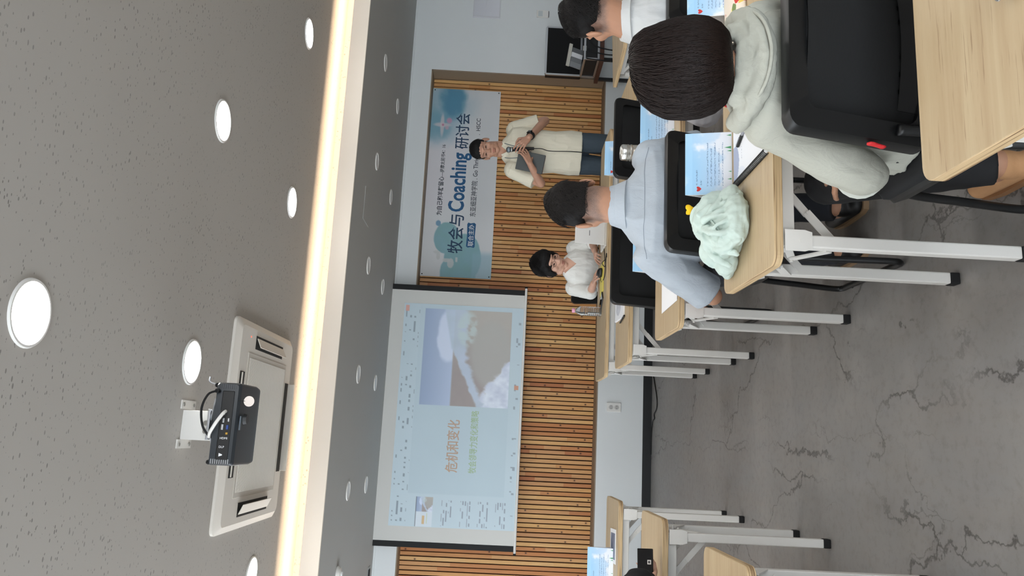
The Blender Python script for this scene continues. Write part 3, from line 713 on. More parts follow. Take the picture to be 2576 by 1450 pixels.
ch0 = make_chair()
chairs = [(.943, 2.945, 0, 'black chair of the man in the pale blue shirt, mesh panel facing the camera'),
          (.930, 1.768, -.03, 'black chair under the woman with the bob, nearest and largest chair back'),
          (1.69, 4.265, 0, 'empty black chair behind the steel thermos, before the standing speaker'),
          (.981, 4.265, 0, 'empty black chair before the seated presenter in white'),
          (1.835, 2.945, 0, 'black chair of the man at the right edge in the white shirt'),
          (1.36, 5.985, math.pi, 'black chair behind the presenter in the white cardigan'),
          (-.80, 3.02, 0, 'black chair of the person raising a phone at the left edge'),
          (-.80, 2.0, 0, 'black chair at the nearest left table, mostly outside the frame')]
for i, (x, y, r, lab) in enumerate(chairs):
    if i == 0: ch0.location = (x, y, 0); ch0['label'] = lab
    else: copy_tree(ch0, None, (x, y, 0), r, lab)
# ---------------------------------------------------------------- people
def remesh(mb, voxel, it=8, fac=.5):
    """union of overlapping closed shapes -> one continuous smoothed surface"""
    me = bpy.data.meshes.new('tmp'); v, f = mb.arrays(); me.from_pydata(v.tolist(), [], f); me.update()
    o = bpy.data.objects.new('tmp', me); COL.objects.link(o)
    m = o.modifiers.new('r', 'REMESH'); m.mode = 'VOXEL'; m.voxel_size = voxel; m.use_smooth_shade = True
    if it: s = o.modifiers.new('s', 'SMOOTH'); s.factor = fac; s.iterations = it
    dg = bpy.context.evaluated_depsgraph_get(); out = bpy.data.meshes.new_from_object(o.evaluated_get(dg))
    bpy.data.objects.remove(o, do_unlink=True); bpy.data.meshes.remove(me)
    return out
def co_of(me):
    a = np.empty(len(me.vertices)*3); me.vertices.foreach_get('co', a); return a.reshape(-1,3)
def no_of(me):
    a = np.empty(len(me.vertices)*3); me.vertices.foreach_get('normal', a); return a.reshape(-1,3)
def set_co(me, c): me.vertices.foreach_set('co', c.ravel()); me.update()
def wrinkle(me, amp, freq, stretch=(1,1,1), seed=0.0, ridge=True):
    c = co_of(me); n = no_of(me); q = fbm(c*np.array(stretch)*freq + seed, 3)
    if ridge: q = np.clip(.5 - np.abs(q)*2.2, -.45, .5)
    set_co(me, c + n*(q*amp)[:, None])
def cut(me, keep):
    """delete vertices where keep is False (openings of garments)"""
    bm = bmesh.new(); bm.from_mesh(me); bm.verts.ensure_lookup_table()
    bmesh.ops.delete(bm, geom=[v for v, k in zip(bm.verts, keep) if not k], context='VERTS'); bm.to_mesh(me); bm.free(); me.update()
def boolean(me, wdg):
    o = bpy.data.objects.new('tmp', me); COL.objects.link(o); wm = bpy.data.meshes.new('tmpw'); v, f = wdg.arrays(); wm.from_pydata(v.tolist(), [], f); wm.update()
    bm = bmesh.new(); bm.from_mesh(wm); bmesh.ops.recalc_face_normals(bm, faces=bm.faces); bm.to_mesh(wm); bm.free()
    w = bpy.data.objects.new('tmpw', wm); COL.objects.link(w)
    m = o.modifiers.new('b', 'BOOLEAN'); m.operation = 'DIFFERENCE'; m.object = w; m.solver = 'EXACT'
    dg = bpy.context.evaluated_depsgraph_get(); out = bpy.data.meshes.new_from_object(o.evaluated_get(dg))
    bpy.data.objects.remove(o, do_unlink=True); bpy.data.objects.remove(w, do_unlink=True); return out
def finish(me, name, mats, parent, base, poly_mat=None):
    me.name = name; me.materials.clear()
    for m in (mats if isinstance(mats, (list, tuple)) else [mats]): me.materials.append(m)
    if poly_mat is not None: me.polygons.foreach_set('material_index', poly_mat)
    else: me.polygons.foreach_set('material_index', [0]*len(me.polygons))
    me.polygons.foreach_set('use_smooth', [True]*len(me.polygons))
    set_co(me, co_of(me) - np.array(base, float))
    return link(name, me, parent, base if parent is None else (0,0,0))
def rot(yaw=0, pitch=0, roll=0):
    """pitch>0 looks up, roll>0 tips to the right, yaw>0 turns left; columns: right, forward, up"""
    return np.array(Matrix.Rotation(yaw, 3, 'Z') @ Matrix.Rotation(pitch, 3, 'X') @ Matrix.Rotation(roll, 3, 'Y'))
class Head:
    def __init__(s, c, R, k=1.0): s.c = np.array(c, float); s.R = R; s.k = k
    def w(s, p): return s.c + s.R @ (np.asarray(p, float)*s.k)
    def loc(s, P): return (np.asarray(P) - s.c) @ s.R / s.k
    def e(s, mb, c, r, tilt=None): mb.ell(s.w(c), np.array(r)*s.k, s.R if tilt is None else s.R @ tilt)
    def cp(s, mb, a, b, r0, r1): mb.cap(s.w(a), s.w(b), r0*s.k, r1*s.k)
def head_prims(mb, H, neck, fem=False, fat=1.0):
    H.e(mb, (0,-.014,.034), (.077*fat,.094,.086)); H.e(mb, (0,.026,-.03), (.066*fat,.066,.084)); H.e(mb, (0,.030,-.076), (.052*fat,.048,.040))
    H.e(mb, (0,.062,-.102), (.024,.020,.018)); 
    for s in (-1, 1):
        H.e(mb, (s*.042,.050,-.024), (.028*fat,.032,.030)); H.e(mb, (s*.044*fat,.012,-.082), (.022,.034,.026))
        H.e(mb, (s*.083*fat,-.010,-.010), (.009,.023,.035), np.array(Matrix.Rotation(s*.35, 3, 'Z')))
        H.e(mb, (s*.0125,.099,-.034), (.0085,.010,.008))
    H.e(mb, (0,.074,.026), (.050,.016,.016)); H.cp(mb, (0,.090,.010), (0,.108,-.030), .0075, .0115)
    H.e(mb, (0,.086,-.062), (.023,.013,.0065)); H.e(mb, (0,.085,-.0735), (.019,.013,.0075))
    r = .047 if fem else .063
    mb.cap(H.w((0,-.022,-.05)), neck, r*H.k, r*1.12)
def face_shape(me, H):
    """eye sockets, mouth line"""
    c = co_of(me); L = H.loc(c); n = no_of(me); d = np.zeros(len(c)); fr = L[:,1] > .03
    for s in (-1, 1):
        q = ((L[:,0]-s*.031)/.020)**2 + ((L[:,2]-.006)/.014)**2; d -= .010*np.exp(-q)*fr
        q = ((L[:,0]-s*.031)/.014)**2 + ((L[:,2]-.004)/.0075)**2; d += .0055*np.exp(-q)*fr
    q = (np.abs(L[:,0])/.022)**4 + ((L[:,2]+.0675)/.0024)**2; d -= .0045*np.exp(-q)*fr
    set_co(me, c + (H.R @ np.array((0,1.,0)))*(d*H.k)[:, None])
def face_parts(root, H, base, hair_m, lip_m, eye_open=.5, brow=1.0, lid_m=None):
    B = np.array(base)
    for s in (-1, 1):
        pts = [H.w((s*(.031+.015*t), .0905-.008*abs(t)**2-.004*t, -.001-.003*t*t)) - B for t in np.linspace(-1, 1, 7)]
        MB().tube(pts, [.0006*H.k, .0015*H.k, .0021*H.k, .0023*H.k, .0021*H.k, .0015*H.k, .0006*H.k], 6).build('eyelashes', hair_m, root, smooth=True)
        pts = [H.w((s*(.033+.017*t), .0885-.010*(t+.2)**2, .026+.004*t-.004*t*t)) - B for t in np.linspace(-1, 1, 7)]
        MB().tube(pts, [.001*brow, .0022*brow, .0026*brow, .0026*brow, .0022*brow, .0016*brow, .0006], 6, flat=.6).build('eyebrow', hair_m, root, smooth=True)
        if eye_open > 0: MB().ell(H.w((s*.031,.0835,.0015)) - B, np.array((.0105,.006,.0045*eye_open+.001))*H.k, H.R, 12).build('eye', M_EYE, root, smooth=True)
    for z, w in ((-.0625, .021), (-.0735, .017)):
        pts = [H.w((w*t, .0985-.010*t*t, z+.0016*(1-abs(t)))) - B for t in np.linspace(-1, 1, 9)]
        MB().tube(pts, [.0008, .002, .0031, .0034, .0033, .0034, .0031, .002, .0008], 8).build('lip', lip_m, root, smooth=True)
def strands(name, root, H, base, N, prof, seg, length, r, m, lift=.0, azi=None, spread=.12, start=(0.02, .9), crown=(0,-.045), wav=.0, tip=.4):
    """hair locks flowing down a head profile: prof(t) -> (rx, ry, yoff, z); t 0 crown .. 1 end"""
    V = []; F = []; nv = 0; B = np.array(base)
    for k in range(N):
        t0 = start[0] + (start[1]-start[0])*rng.random()**.75; a0 = rng.uniform(0, 2*math.pi)
        if azi is not None and not azi(a0, t0): continue
        da = rng.normal(0, spread); L = length*rng.uniform(.7, 1.2); off = rng.uniform(-.0015, .0030); ph = rng.uniform(0, 6.28)
        pts = []
        for i in range(seg+1):
            u = i/seg; t = min(1.0, t0 + L*u); a = a0 + da*u + wav*math.sin(ph+5*u)
            rx, ry, yo, z = prof(t, a)
            w = 1 - min(1, t*3); cx, cy = crown[0]*w, crown[1]*w
            q = 1 + (off + lift*u*u)/max(.03, rx)
            pts.append(H.w((cx + rx*q*math.sin(a), cy + yo + ry*q*math.cos(a)*1.0, z + (off+lift*u*u)*.6)) - B)
        T = nrm(pts[-1]-pts[0]); sd = nrm(np.cross(T, pts[0]+B-H.c)); up = np.cross(sd, T)
        for i, p in enumerate(pts):
            rr = r*(1-(1-tip)*(i/seg)**2)
            V += [p + sd*rr, p - sd*rr*.5 + up*rr*.8, p - sd*rr*.5 - up*rr*.8]
        for i in range(seg):
            a = nv + 3*i
            F += [(a+j, a+(j+1) % 3, a+3+(j+1) % 3, a+3+j) for j in range(3)]
        nv += 3*(seg+1)
    me = bpy.data.meshes.new(name); me.from_pydata(V, [], F); me.materials.append(m); me.polygons.foreach_set('use_smooth', [True]*len(F)); me.update()
    return tag(link(name, me, root), kind='stuff')
def hand(mb, wr, F, N, s=1.0, side=1, curl=(.5,.6,.6,.7), spread=.09, thumb=.5):
    """wr wrist, F finger direction, N palm normal (curl side); side=+1 thumb towards F x N"""
    F = nrm(F); N = nrm(np.asarray(N) - F*(np.asarray(N)@F)); S = np.cross(F, N)*side; wr = np.asarray(wr, float)
    for q in (-.024, -.008, .008, .024): mb.cap(wr + (F*.012 + S*q*.7)*s, wr + (F*.082 + S*q*1.05)*s, .0125*s, .0108*s, 10)
    for i, (q, ln) in enumerate(((.0295,.92), (.0098,1.0), (-.0098,.95), (-.0290,.78))):
        p = wr + (F*.084 + S*q)*s; d = nrm(F + S*spread*(1.5-i)); ang = 0
        for j, L in enumerate((.042, .026, .021)):
            ang += curl[i]*(.8 if j == 0 else 1.0)
            dd = nrm(d*math.cos(ang) + N*math.sin(ang)); e = p + dd*L*ln*s
            mb.cap(p, e, (.0080-.0006*j)*s, (.0076-.0008*j)*s, 8); p = e
    p = wr + (F*.026 + S*.026 + N*.004)*s; d = nrm(F*.6 + S*.8 + N*.25)
    for j, L in enumerate((.042, .030, .025)):
        e = p + d*L*s; mb.cap(p, e, (.0115-.001*j)*s, (.0105-.0014*j)*s, 8); p = e
        d = nrm(d + (F*.45 - S*.55 + N*.5)*thumb)
def skin_mat(name, c):
    g = G(name); k = g.coord('Object'); f = g.noise(k, 14, 5); f2 = g.noise(k, 160, 3)
    col = g.mix(g.ramp(f, [(.3,(0,0,0)),(.7,(1,1,1))]), tuple(x*.86 for x in c), tuple(min(1, x*1.08) for x in c))
    g.P(Base_Color=col, Roughness=.5); return g.m
def hair_mat(name, c, c2, rough=.42):
    g = G(name); k = g.coord('Object'); f = g.noise(g.n('Mapping', {'Vector': k, 'Scale': (160,160,18)}).outputs[0], 1.0, 3)
    g.P(Base_Color=g.mix(f, c, c2), Roughness=rough); g.set(g.b, 'Specular IOR Level', .25); g.bump(f, .35, .002); return g.m
def cloth_mat(name, c, weave=500, amp=.2, rough=.85, fold=0.0):
    g = G(name); k = g.coord('Object'); f = g.noise(k, weave, 2); f2 = g.noise(k, 9, 4)
    g.P(Base_Color=g.mix(f2, tuple(x*.95 for x in c), tuple(min(1, x*1.03) for x in c)), Roughness=rough)
    h = g.math('ADD', g.math('MULTIPLY', f, .06), g.math('MULTIPLY', g.noise(g.coord('Object', (1,1,.5)), 22, 4, .6, .8), fold))
    g.bump(h, amp, .012 if fold else .002); return g.m
M_SCALP = hair_mat('scalp_hair', srgb(10,9,9), srgb(20,18,18), .7)
M_EYE = mat('eye_dark', srgb(42,30,26), .25)
M_LIP = mat('lip', srgb(160,96,86), .45)
M_HAIR = hair_mat('black_hair', srgb(16,14,14), srgb(36,33,32)); M_HAIRB = hair_mat('dark_brown_hair', srgb(16,10,9), srgb(38,25,21), .5)
SK1 = skin_mat('skin_warm', srgb(190,144,120)); SK2 = skin_mat('skin_tan', srgb(186,138,110)); SK3 = skin_mat('skin_light', srgb(208,164,142)); SK4 = skin_mat('skin_brown', srgb(150,104,80))
g = G('cropped_nape_skin'); k = g.coord('Object'); f = g.noise(k, 700, 2, .6); f2 = g.noise(k, 30, 3); f3 = g.noise(k, 14, 5)
z_ = g.math('ADD', g.math('MULTIPLY', f, .8), g.math('MULTIPLY', f2, .4)); c2 = srgb(186,138,110)
skc = g.mix(f3, tuple(x*.86 for x in c2), tuple(x*1.08 for x in c2))
stc = g.mix(g.ramp(z_, [(.42,(0,0,0)),(.70,(1,1,1))]), srgb(84,70,64), srgb(150,118,102))
g.P(Base_Color=g.mix(g.n('Attribute', attribute_name='stubble').outputs['Fac'], skc, stc), Roughness=.55); SKS = g.m

def ellipse(c, L, Fv, a, b, n=28, p=2.3):
    c = np.asarray(c, float); out = []
    for t in np.arange(n)*2*math.pi/n:
        x, y = math.cos(t), math.sin(t)
        out.append(c + L*a*math.copysign(abs(x)**(2/p), x) + Fv*b*math.copysign(abs(y)**(2/p), y))
    return out
def torso(mb, rings, yaw, grow=0.0):
    Lv = np.array((math.cos(yaw), math.sin(yaw), 0)); Fv = np.array((-math.sin(yaw), math.cos(yaw), 0))
    mb.loft([ellipse(c, Lv, Fv, a+grow, b+grow) for c, a, b in rings])
def chain(mb, pts, rs):
    for i in range(len(pts)-1): mb.cap(pts[i], pts[i+1], rs[i], rs[i+1])
def cone(mb, p0, p1, r0, r1, n=20):
    mb.tube([p0, p1], [r0, r1], n)
def short_prof(rx=.0845, ry=.1015, cz=.038, rz=.093, end=2.5, yo=-.020):
    def f(t, a):
        p = t*end
        if p < 1.5: q = math.sin(p); z = cz + rz*math.cos(p)
        else: q = .9975 - .10*(p-1.5); z = cz + rz*.0707 - rz*(p-1.5)
        return rx*q, ry*q, yo, z
    return f
def male_hair(root, H, base, m, N=900, full=1.0, front=.0, long=.14):
    mb = MB(); H.e(mb, (0,-.022,.044), (.0815,.0985,.0865*full)); H.e(mb, (0,-.047,.022), (.070,.062,.066))
    for s in (-1, 1): H.e(mb, (s*.070,-.012,.022), (.0135,.030,.036))
    if front: H.e(mb, (0,.004,.068), (.079,.0735,.062))
    me = remesh(mb, .0045, 5); wrinkle(me, .0022, 55, (1,1,.6), 3.0, False)
    o = finish(me, 'hair', M_SCALP, root, base)
    strands('hair_strands', root, H, base, N, short_prof(), 5, long, .00065, m, lift=.002, azi=lambda a, t: not (t > .34 and math.cos(a) > .25) and not (t > .52 and abs(math.sin(a)) > .72), start=(.02, .93), spread=.2)
    return o
def person(label, base, H, neck, tr, yaw, armL, armR, legs, sk, shirt_m, trouser_m, sleeve=.75, hands=None, voxel=.006, fem=False, face=True, fat=1.0,
           shirt_wr=(.006, 16), vneck=None, hem=None, shoe_m=None, sleeve_r=(.066,.056), nape=None, grow=.016, extra_skin=None):
    """armX = (shoulder, elbow, wrist); legs = [(hip, knee, ankle, toe)]; tr = torso rings [(c, a, b)]"""
    mb = MB(); head_prims(mb, H, neck, fem, fat); torso(mb, tr, yaw)
    for sh, el, wr in (armL, armR):
        chain(mb, [sh, el], [.046 if not fem else .040, .038 if not fem else .033]); chain(mb, [el, wr], [.038 if not fem else .033, .026])
    for hp, kn, an, to in legs:
        chain(mb, [hp, kn, an], [.078, .055, .040]); mb.cap(an - np.array((0,0,.02)), to, .034, .030)
    for h in (hands or []): hand(mb, *h[0], **h[1])
    me = remesh(mb, voxel, 5)
    if face: face_shape(me, H)
    pm = None
    if nape:
        L = H.loc(co_of(me)); nz = fbm(L*60, 3)*.012
        st = sstep(nape-.012, nape+.022, L[:,2]+nz)*sstep(.03, .0, L[:,1]+nz)*sstep(.080, .068, np.abs(L[:,0]))*(L[:,2] < .07)
        at = me.color_attributes.new('stubble', 'FLOAT_COLOR', 'POINT'); at.data.foreach_set('color', np.stack([st, st, st, st*0+1], -1).ravel())
    root = finish(me, 'person', sk, None, base, pm)
    tag(root, label, 'person')
    if shirt_m is not None:
        mb = MB(); torso(mb, tr[0 if hem is None else hem:], yaw, grow)
        for sh, el, wr in (armL, armR):
            sh, el, wr = (np.asarray(q, float) for q in (sh, el, wr))
            mb.ell(sh, (sleeve_r[0]+.002, sleeve_r[0]-.004, sleeve_r[0]-.004))
            if sleeve <= 1.0:
                e = sh + (el-sh)*sleeve; cone(mb, sh, e, sleeve_r[0], sleeve_r[1])
            else:
                cone(mb, sh, el, sleeve_r[0], sleeve_r[1]*.95); mb.ell(el, np.array((1,1,1))*sleeve_r[1]*.95); cone(mb, el, el + (wr-el)*(sleeve-1), sleeve_r[1]*.93, .043)
        me = remesh(mb, voxel*.95, 6); wrinkle(me, shirt_wr[0], shirt_wr[1], (1,1,.45), len(label)*1.37)
        if vneck is not None:
            z0, x0, k, Fv = vneck; c = co_of(me); Fv = np.asarray(Fv); Rv = np.array((Fv[1], -Fv[0], 0.))
            wdg = MB(); x0 = np.asarray(x0, float); q = [(-.3/k, z0+.3), (0, z0), (.3/k, z0+.3)]
            wdg.add([np.array((x0[0], x0[1], 0)) + Rv*a + np.array((0,0,z)) + Fv*f for f in (-.03, .35) for a, z in q], [(0,1,2), (5,4,3), (0,3,4,1), (1,4,5,2), (2,5,3,0)])
            me = boolean(me, wdg)
        finish(me, 'shirt', shirt_m, root, base)
    if trouser_m is not None:
        mb = MB(); 
        if hem is not None: torso(mb, tr[:hem+2], yaw, .008)
        for hp, kn, an, to in legs: chain(mb, [hp, kn], [.092, .070]); cone(mb, kn, np.asarray(an)+np.array((0,0,.01)), .070, .058); mb.ell(kn, (.07,.07,.07))
        me = remesh(mb, voxel*1.2, 5); wrinkle(me, .005, 14, (1,1,.5), 31); finish(me, 'trousers', trouser_m, root, base)
    if shoe_m is not None:
        for hp, kn, an, to in legs:
            an = np.asarray(an, float); to = np.asarray(to, float); d = nrm((to-an)*np.array((1,1,0))); bz = base[2]
            mb = MB(); heel = an - d*.03; heel[2] = .034; mid = an + d*.08; mid[2] = .045; tp = an + d*.19; tp[2] = .032
            chain(mb, [heel, mid, tp], [.036, .042, .034]); mb.cap((an[0],an[1],.06), (an[0],an[1],.085), .040, .042)
            me = remesh(mb, .006, 5); sh = finish(me, 'shoe', shoe_m[0], root, base)
            q = np.cross(d, (0,0,1)); out = []
            for s_, w_ in ((-.075,.0), (-.07,.026), (-.04,.037), (.05,.043), (.12,.045), (.19,.038), (.22,.02), (.228,0)): out.append((an + d*s_ + q*w_))
            out = out + [2*(an + d*((p-an)@d)) - p for p in out[1:-1][::-1]]
            MB().prism([(p[0]-base[0], p[1]-base[1]) for p in out], -base[2], .022-base[2]).build('sole', shoe_m[1], sh)
    return root
SHOE_B = (mat('black_leather', srgb(20,19,19), .5, var=.2), mat('tan_sole', srgb(150,122,92), .6)); SHOE_T = (mat('tan_suede', srgb(186,140,98), .8, var=.1, vscale=20, bump=.3, bscale=60), mat('gum_sole', srgb(140,100,66), .6)); SHOE_G = (mat('grey_trainer', srgb(120,120,112), .7, var=.3, vscale=25), M_PAPER)

# --- the standing speaker
C_CREAM = cloth_mat('cream_knit', srgb(222,216,196), 700, .3, .9, .4); C_DENIM = cloth_mat('dark_denim', srgb(60,72,82), 900, .25, .85)
spF = nrm((-.48,-.88,0)); syaw = math.atan2(-spF[0], spF[1]); spR = np.array((spF[1], -spF[0], 0))
B0 = np.array((2.405, 6.16, 0)); 
def sp(r, f, z): return B0 + spR*r + spF*f + np.array((0,0,z))
Hs = Head(sp(.0, .055, 1.640), rot(syaw, -.12, .08), .98)
byaw = math.atan2(.30, -.95)
tr = [(sp(0,0,.84), .165, .115), (sp(0,0,.93), .17, .118), (sp(0,.0,1.06), .155, .108), (sp(0,.005,1.22), .172, .115), (sp(0,.0,1.34), .178, .112), (sp(0,-.005,1.42), .165, .095), (sp(0,-.01,1.465), .10, .075), (sp(0,.0,1.50), .058, .058)]
aR = (np.array((2.225,6.14,1.405)), np.array((2.105,6.10,1.165)), np.array((2.20,5.935,1.262)))
aL = (np.array((2.585,6.17,1.405)), np.array((2.665,6.12,1.150)), np.array((2.435,5.945,1.285)))
hR = ((aR[2], nrm((.55,-.12,.30)), nrm((-.05,.8,.45))), dict(side=-1, curl=(.35,.4,.45,.5), thumb=.3, s=1.0))
hL = ((aL[2], nrm((-.72,-.30,.56)), nrm((-.15,.9,-.1))), dict(side=-1, curl=(.42,.46,.5,.55), thumb=1.3, s=1.05))
legs = [(sp(s*.085,0,.86), sp(s*.10,.02,.49), sp(s*.11,-.01,.08), sp(s*.13,.15,.04)) for s in (-1,1)]
spk = person('standing man in a cream knit polo and dark jeans, holding a microphone', tuple(B0), Hs, sp(0,0,1.49), tr, byaw, aL, aR, legs, SK1, C_CREAM, C_DENIM, sleeve=.80, hands=[hR, hL], voxel=.0038,
             vneck=(1.455, sp(0,.06,1.4), .75, spF), shoe_m=SHOE_B, sleeve_r=(.074,.072), shirt_wr=(.004, 13), hem=0)
male_hair(spk, Hs, B0, M_HAIR, 2500, 1.02, .3)
face_parts(spk, Hs, B0, M_HAIR, M_LIP, .25)
def glasses(root, H, base, m, r=.0012, w=.021, h=.015):
    B = np.array(base)
    for s in (-1, 1):
        MB().tube([H.w((s*.033 + w*math.cos(t), .101 - .004*abs(math.cos(t)), .003 + h*math.sin(t))) - B for t in np.arange(20)*math.pi/10], r, 6, closed=True).build('glasses_rim', m, root, smooth=True)
        MB().tube([H.w(p) - B for p in ((s*.054,.098,.006), (s*.078,.06,.008), (s*.083,-.01,.006))], r, 6).build('glasses_temple', m, root, smooth=True)
    MB().tube([H.w(p) - B for p in ((-.012,.1015,.006), (0,.106,.009), (.012,.1015,.006))], r, 6).build('glasses_bridge', m, root, smooth=True)
glasses(spk, Hs, B0, M_STEEL, .0006)
# collar leaves, lanyard, watch
mb = MB()
for s in (-1, 1):
    q = [sp(s*.058,-.03,1.502), sp(s*.072,.045,1.478), sp(s*.030,.105,1.425), sp(s*.012,.098,1.452), sp(s*.040,.062,1.497)]
    nn_ = nrm(np.cross(q[1]-q[0], q[2]-q[0])); 
    if nn_@spF < 0: nn_ = -nn_
    v = [p + nn_*.006 - B0 for p in q] + [p + nn_*.011 - B0 for p in q]
    mb.add(v, [(0,1,2,3,4), (9,8,7,6,5)] + [(i, (i+1) % 5, 5+(i+1) % 5, 5+i) for i in range(5)])
mb.build('collar', C_CREAM, spk)
lan = [sp(.060,.03,1.500), sp(.052,.128,1.43), sp(.036,.150,1.34), sp(.012,.155,1.26)]; lan2 = [sp(-.060,.03,1.500), sp(-.055,.128,1.43), sp(-.040,.150,1.34), sp(-.012,.155,1.26)]
MB().tube([p - B0 for p in bez(lan)], .003, 6).build('lanyard', mat('grey_ribbon', srgb(90,104,110), .7), spk); MB().tube([p - B0 for p in bez(lan2)], .003, 6).build('lanyard', mat('grey_ribbon2', srgb(90,104,110), .7), spk)
wd_ = nrm(aL[1]-aL[2]); wc = aL[2] + wd_*.035
wt = MB(); wt.tube([wc - wd_*.013 - B0, wc + wd_*.013 - B0], .0335, 18); wt.build('watch_strap', M_RUB, spk, smooth=True, auto=40)
n_ = nrm(np.array((0.1,-.8,.5)) - wd_*(np.array((0.1,-.8,.5))@wd_)); u_ = np.cross(wd_, n_)
Mw = Matrix([list(x) for x in np.array([u_, wd_, n_]).T]).to_4x4(); Mw.translation = Vector(wc + n_*.034 - B0)
MB().box((-.019,-.019,-.005), (.019,.019,.007), 0, Mw).build('watch_case', mat('watch_black', srgb(12,12,14), .15), spk, bevel=.004)
# microphone with its cord
mic0 = np.array((2.340,5.962,1.338)); mdir = nrm((-.13,-.06,1)); 
mic = thing('microphone', 'black handheld microphone with silver head held by the standing speaker', 'microphone', tuple(mic0))
Mm = Vector((0,0,1)).rotation_difference(Vector(mdir)).to_euler()
for nm, prof_, m_ in (('handle', [(.012,-.10), (.0135,-.05), (.015,.0), (.016,.06), (.019,.078), (.001,.079)], M_BLACK), ('collar_ring', [(.0195,.078), (.0215,.08), (.0215,.088), (.0195,.09)], M_STEEL), ('grille', [(.018,.089), (.0225,.098), (.0235,.108), (.020,.120), (.011,.127), (.001,.128)], mat('mic_grille', srgb(120,130,136), .35, .8, bump=.6, bscale=900, bdist=.001))):
    MB().lathe(prof_, n=20).build(nm, m_, mic, smooth=True, auto=50, rot=Mm)
crd = [mic0 + mdir*-.10, mic0 + np.array((.012,.0,-.16)), np.array((2.345,5.985,1.10)), np.array((2.365,6.02,.90)), np.array((2.36,6.03,.6)), np.array((2.40,6.0,.25)), np.array((2.55,6.05,.03)), np.array((2.9,6.35,.008)), np.array((3.5,6.75,.008))]
MB().tube([p - mic0 for p in bez(crd)], .0035, 8).build('cord', M_RUB, mic, smooth=True)
# tablet folio
tc = np.array((2.235,5.972,1.262)); tb = thing('tablet_folio', 'dark grey tablet folio tucked under the standing speaker\'s hand', 'tablet', tuple(tc))
tb.rotation_euler = Euler((math.radians(-8), math.radians(9), math.radians(-14)))
MB().box((-.078,-.006,-.112), (.078,.004,.112)).build('cover', mat('folio_grey', srgb(74,78,78), .7, bump=.1, bscale=500), tb, bevel=.006, seg=3)
MB().box((-.074,.004,-.113), (.074,.009,.108)).build('pages', mat('folio_maroon', srgb(96,40,48), .6), tb, bevel=.002)

# --- the presenter seated behind the front table
C_WHITE = cloth_mat('white_knit', srgb(226,226,221), 420, .4, .9, .5); C_DARK = cloth_mat('dark_trousers', srgb(36,38,44), 800, .2)
B1 = np.array((1.37, 6.0, 0)); pyaw = math.pi
def pp(r, f, z): return B1 + np.array((-r, -f, z))
Hp = Head((1.385, 5.925, 1.075), rot(math.pi + .12, -.34, -.10), 1.04)
tr = [(pp(0,-.02,.47), .165, .125), (pp(0,-.01,.58), .155, .115), (pp(0,.0,.70), .150, .110), (pp(0,.02,.80), .155, .112), (pp(0,.03,.88), .150, .095), (pp(-.005,.035,.925), .10, .075), (pp(-.01,.045,.965), .05, .05)]
aR = (np.array((1.215,5.975,.885)), np.array((1.165,5.885,.755)), np.array((1.205,5.72,.752))); aL = (np.array((1.53,5.975,.89)), np.array((1.575,5.88,.755)), np.array((1.46,5.71,.752)))
legs = [(pp(s*.09,.0,.50), pp(s*.10,.40,.50), pp(s*.10,.40,.09), pp(s*.10,.55,.04)) for s in (-1,1)]
hs = [((aR[2], nrm((.35,-1,0)), (0,0,-1)), dict(side=1, curl=(.3,.3,.3,.35))), ((aL[2], nrm((-.75,-.8,0)), (0,0,-1)), dict(side=-1, curl=(.3,.3,.3,.35)))]
pre = person('seated presenter with glasses and short black hair in a white cardigan', tuple(B1), Hp, (1.375,5.955,.945), tr, pyaw, aL, aR, legs, SK3, C_WHITE, C_DARK, sleeve=1.35, hands=hs, voxel=.0042, fem=True,
             vneck=(.872, (1.385,5.90,.9), 1.15, (0,-1,0)), shoe_m=SHOE_B, shirt_wr=(.005, 18), sleeve_r=(.062,.056))
# bowl of hair with a parted fringe
mb = MB(); Hp.e(mb, (0,-.022,.040), (.094,.104,.098)); Hp.e(mb, (0,-.05,-.02), (.088,.074,.085))
for s in (-1, 1): Hp.e(mb, (s*.078,.005,.0), (.018,.045,.062))
Hp.e(mb, (-.012,.004,.064), (.088,.092,.066)); Hp.e(mb, (-.050,.034,.048), (.034,.046,.034)); Hp.e(mb, (.060,.022,.040), (.024,.044,.040))
me = remesh(mb, .005, 5); wrinkle(me, .004, 40, (1,1,.4), 5, False); finish(me, 'hair', M_SCALP, pre, B1)
strands('hair_strands', pre, Hp, B1, 1800, short_prof(.097, .107, .038, .103, 2.0, -.02), 7, .28, .0013, M_HAIR, lift=.004, azi=lambda a, t: not (t > .30 and math.cos(a) > .3), start=(.02,.66))
face_parts(pre, Hp, B1, M_HAIR, M_LIP, .3, .8)
glasses(pre, Hp, B1, M_BLACK, .0013, .022, .0145)
for z, f in ((.818,.128), (.745,.126)): MB().lathe([(.009,0), (.009,-.004), (.001,-.005)], pp(-.012,f,z) - B1, 14, axis='y').build('button', mat('horn_button', srgb(140,140,134), .3), pre)
MB().prism([(-.03,.0), (.03,.0), (.004,-.045), (-.004,-.045)], -.112, -.108, 'y').build('inner_top', cloth_mat('cream_top', srgb(222,216,200)), pre, loc=(.012,.0,.905))

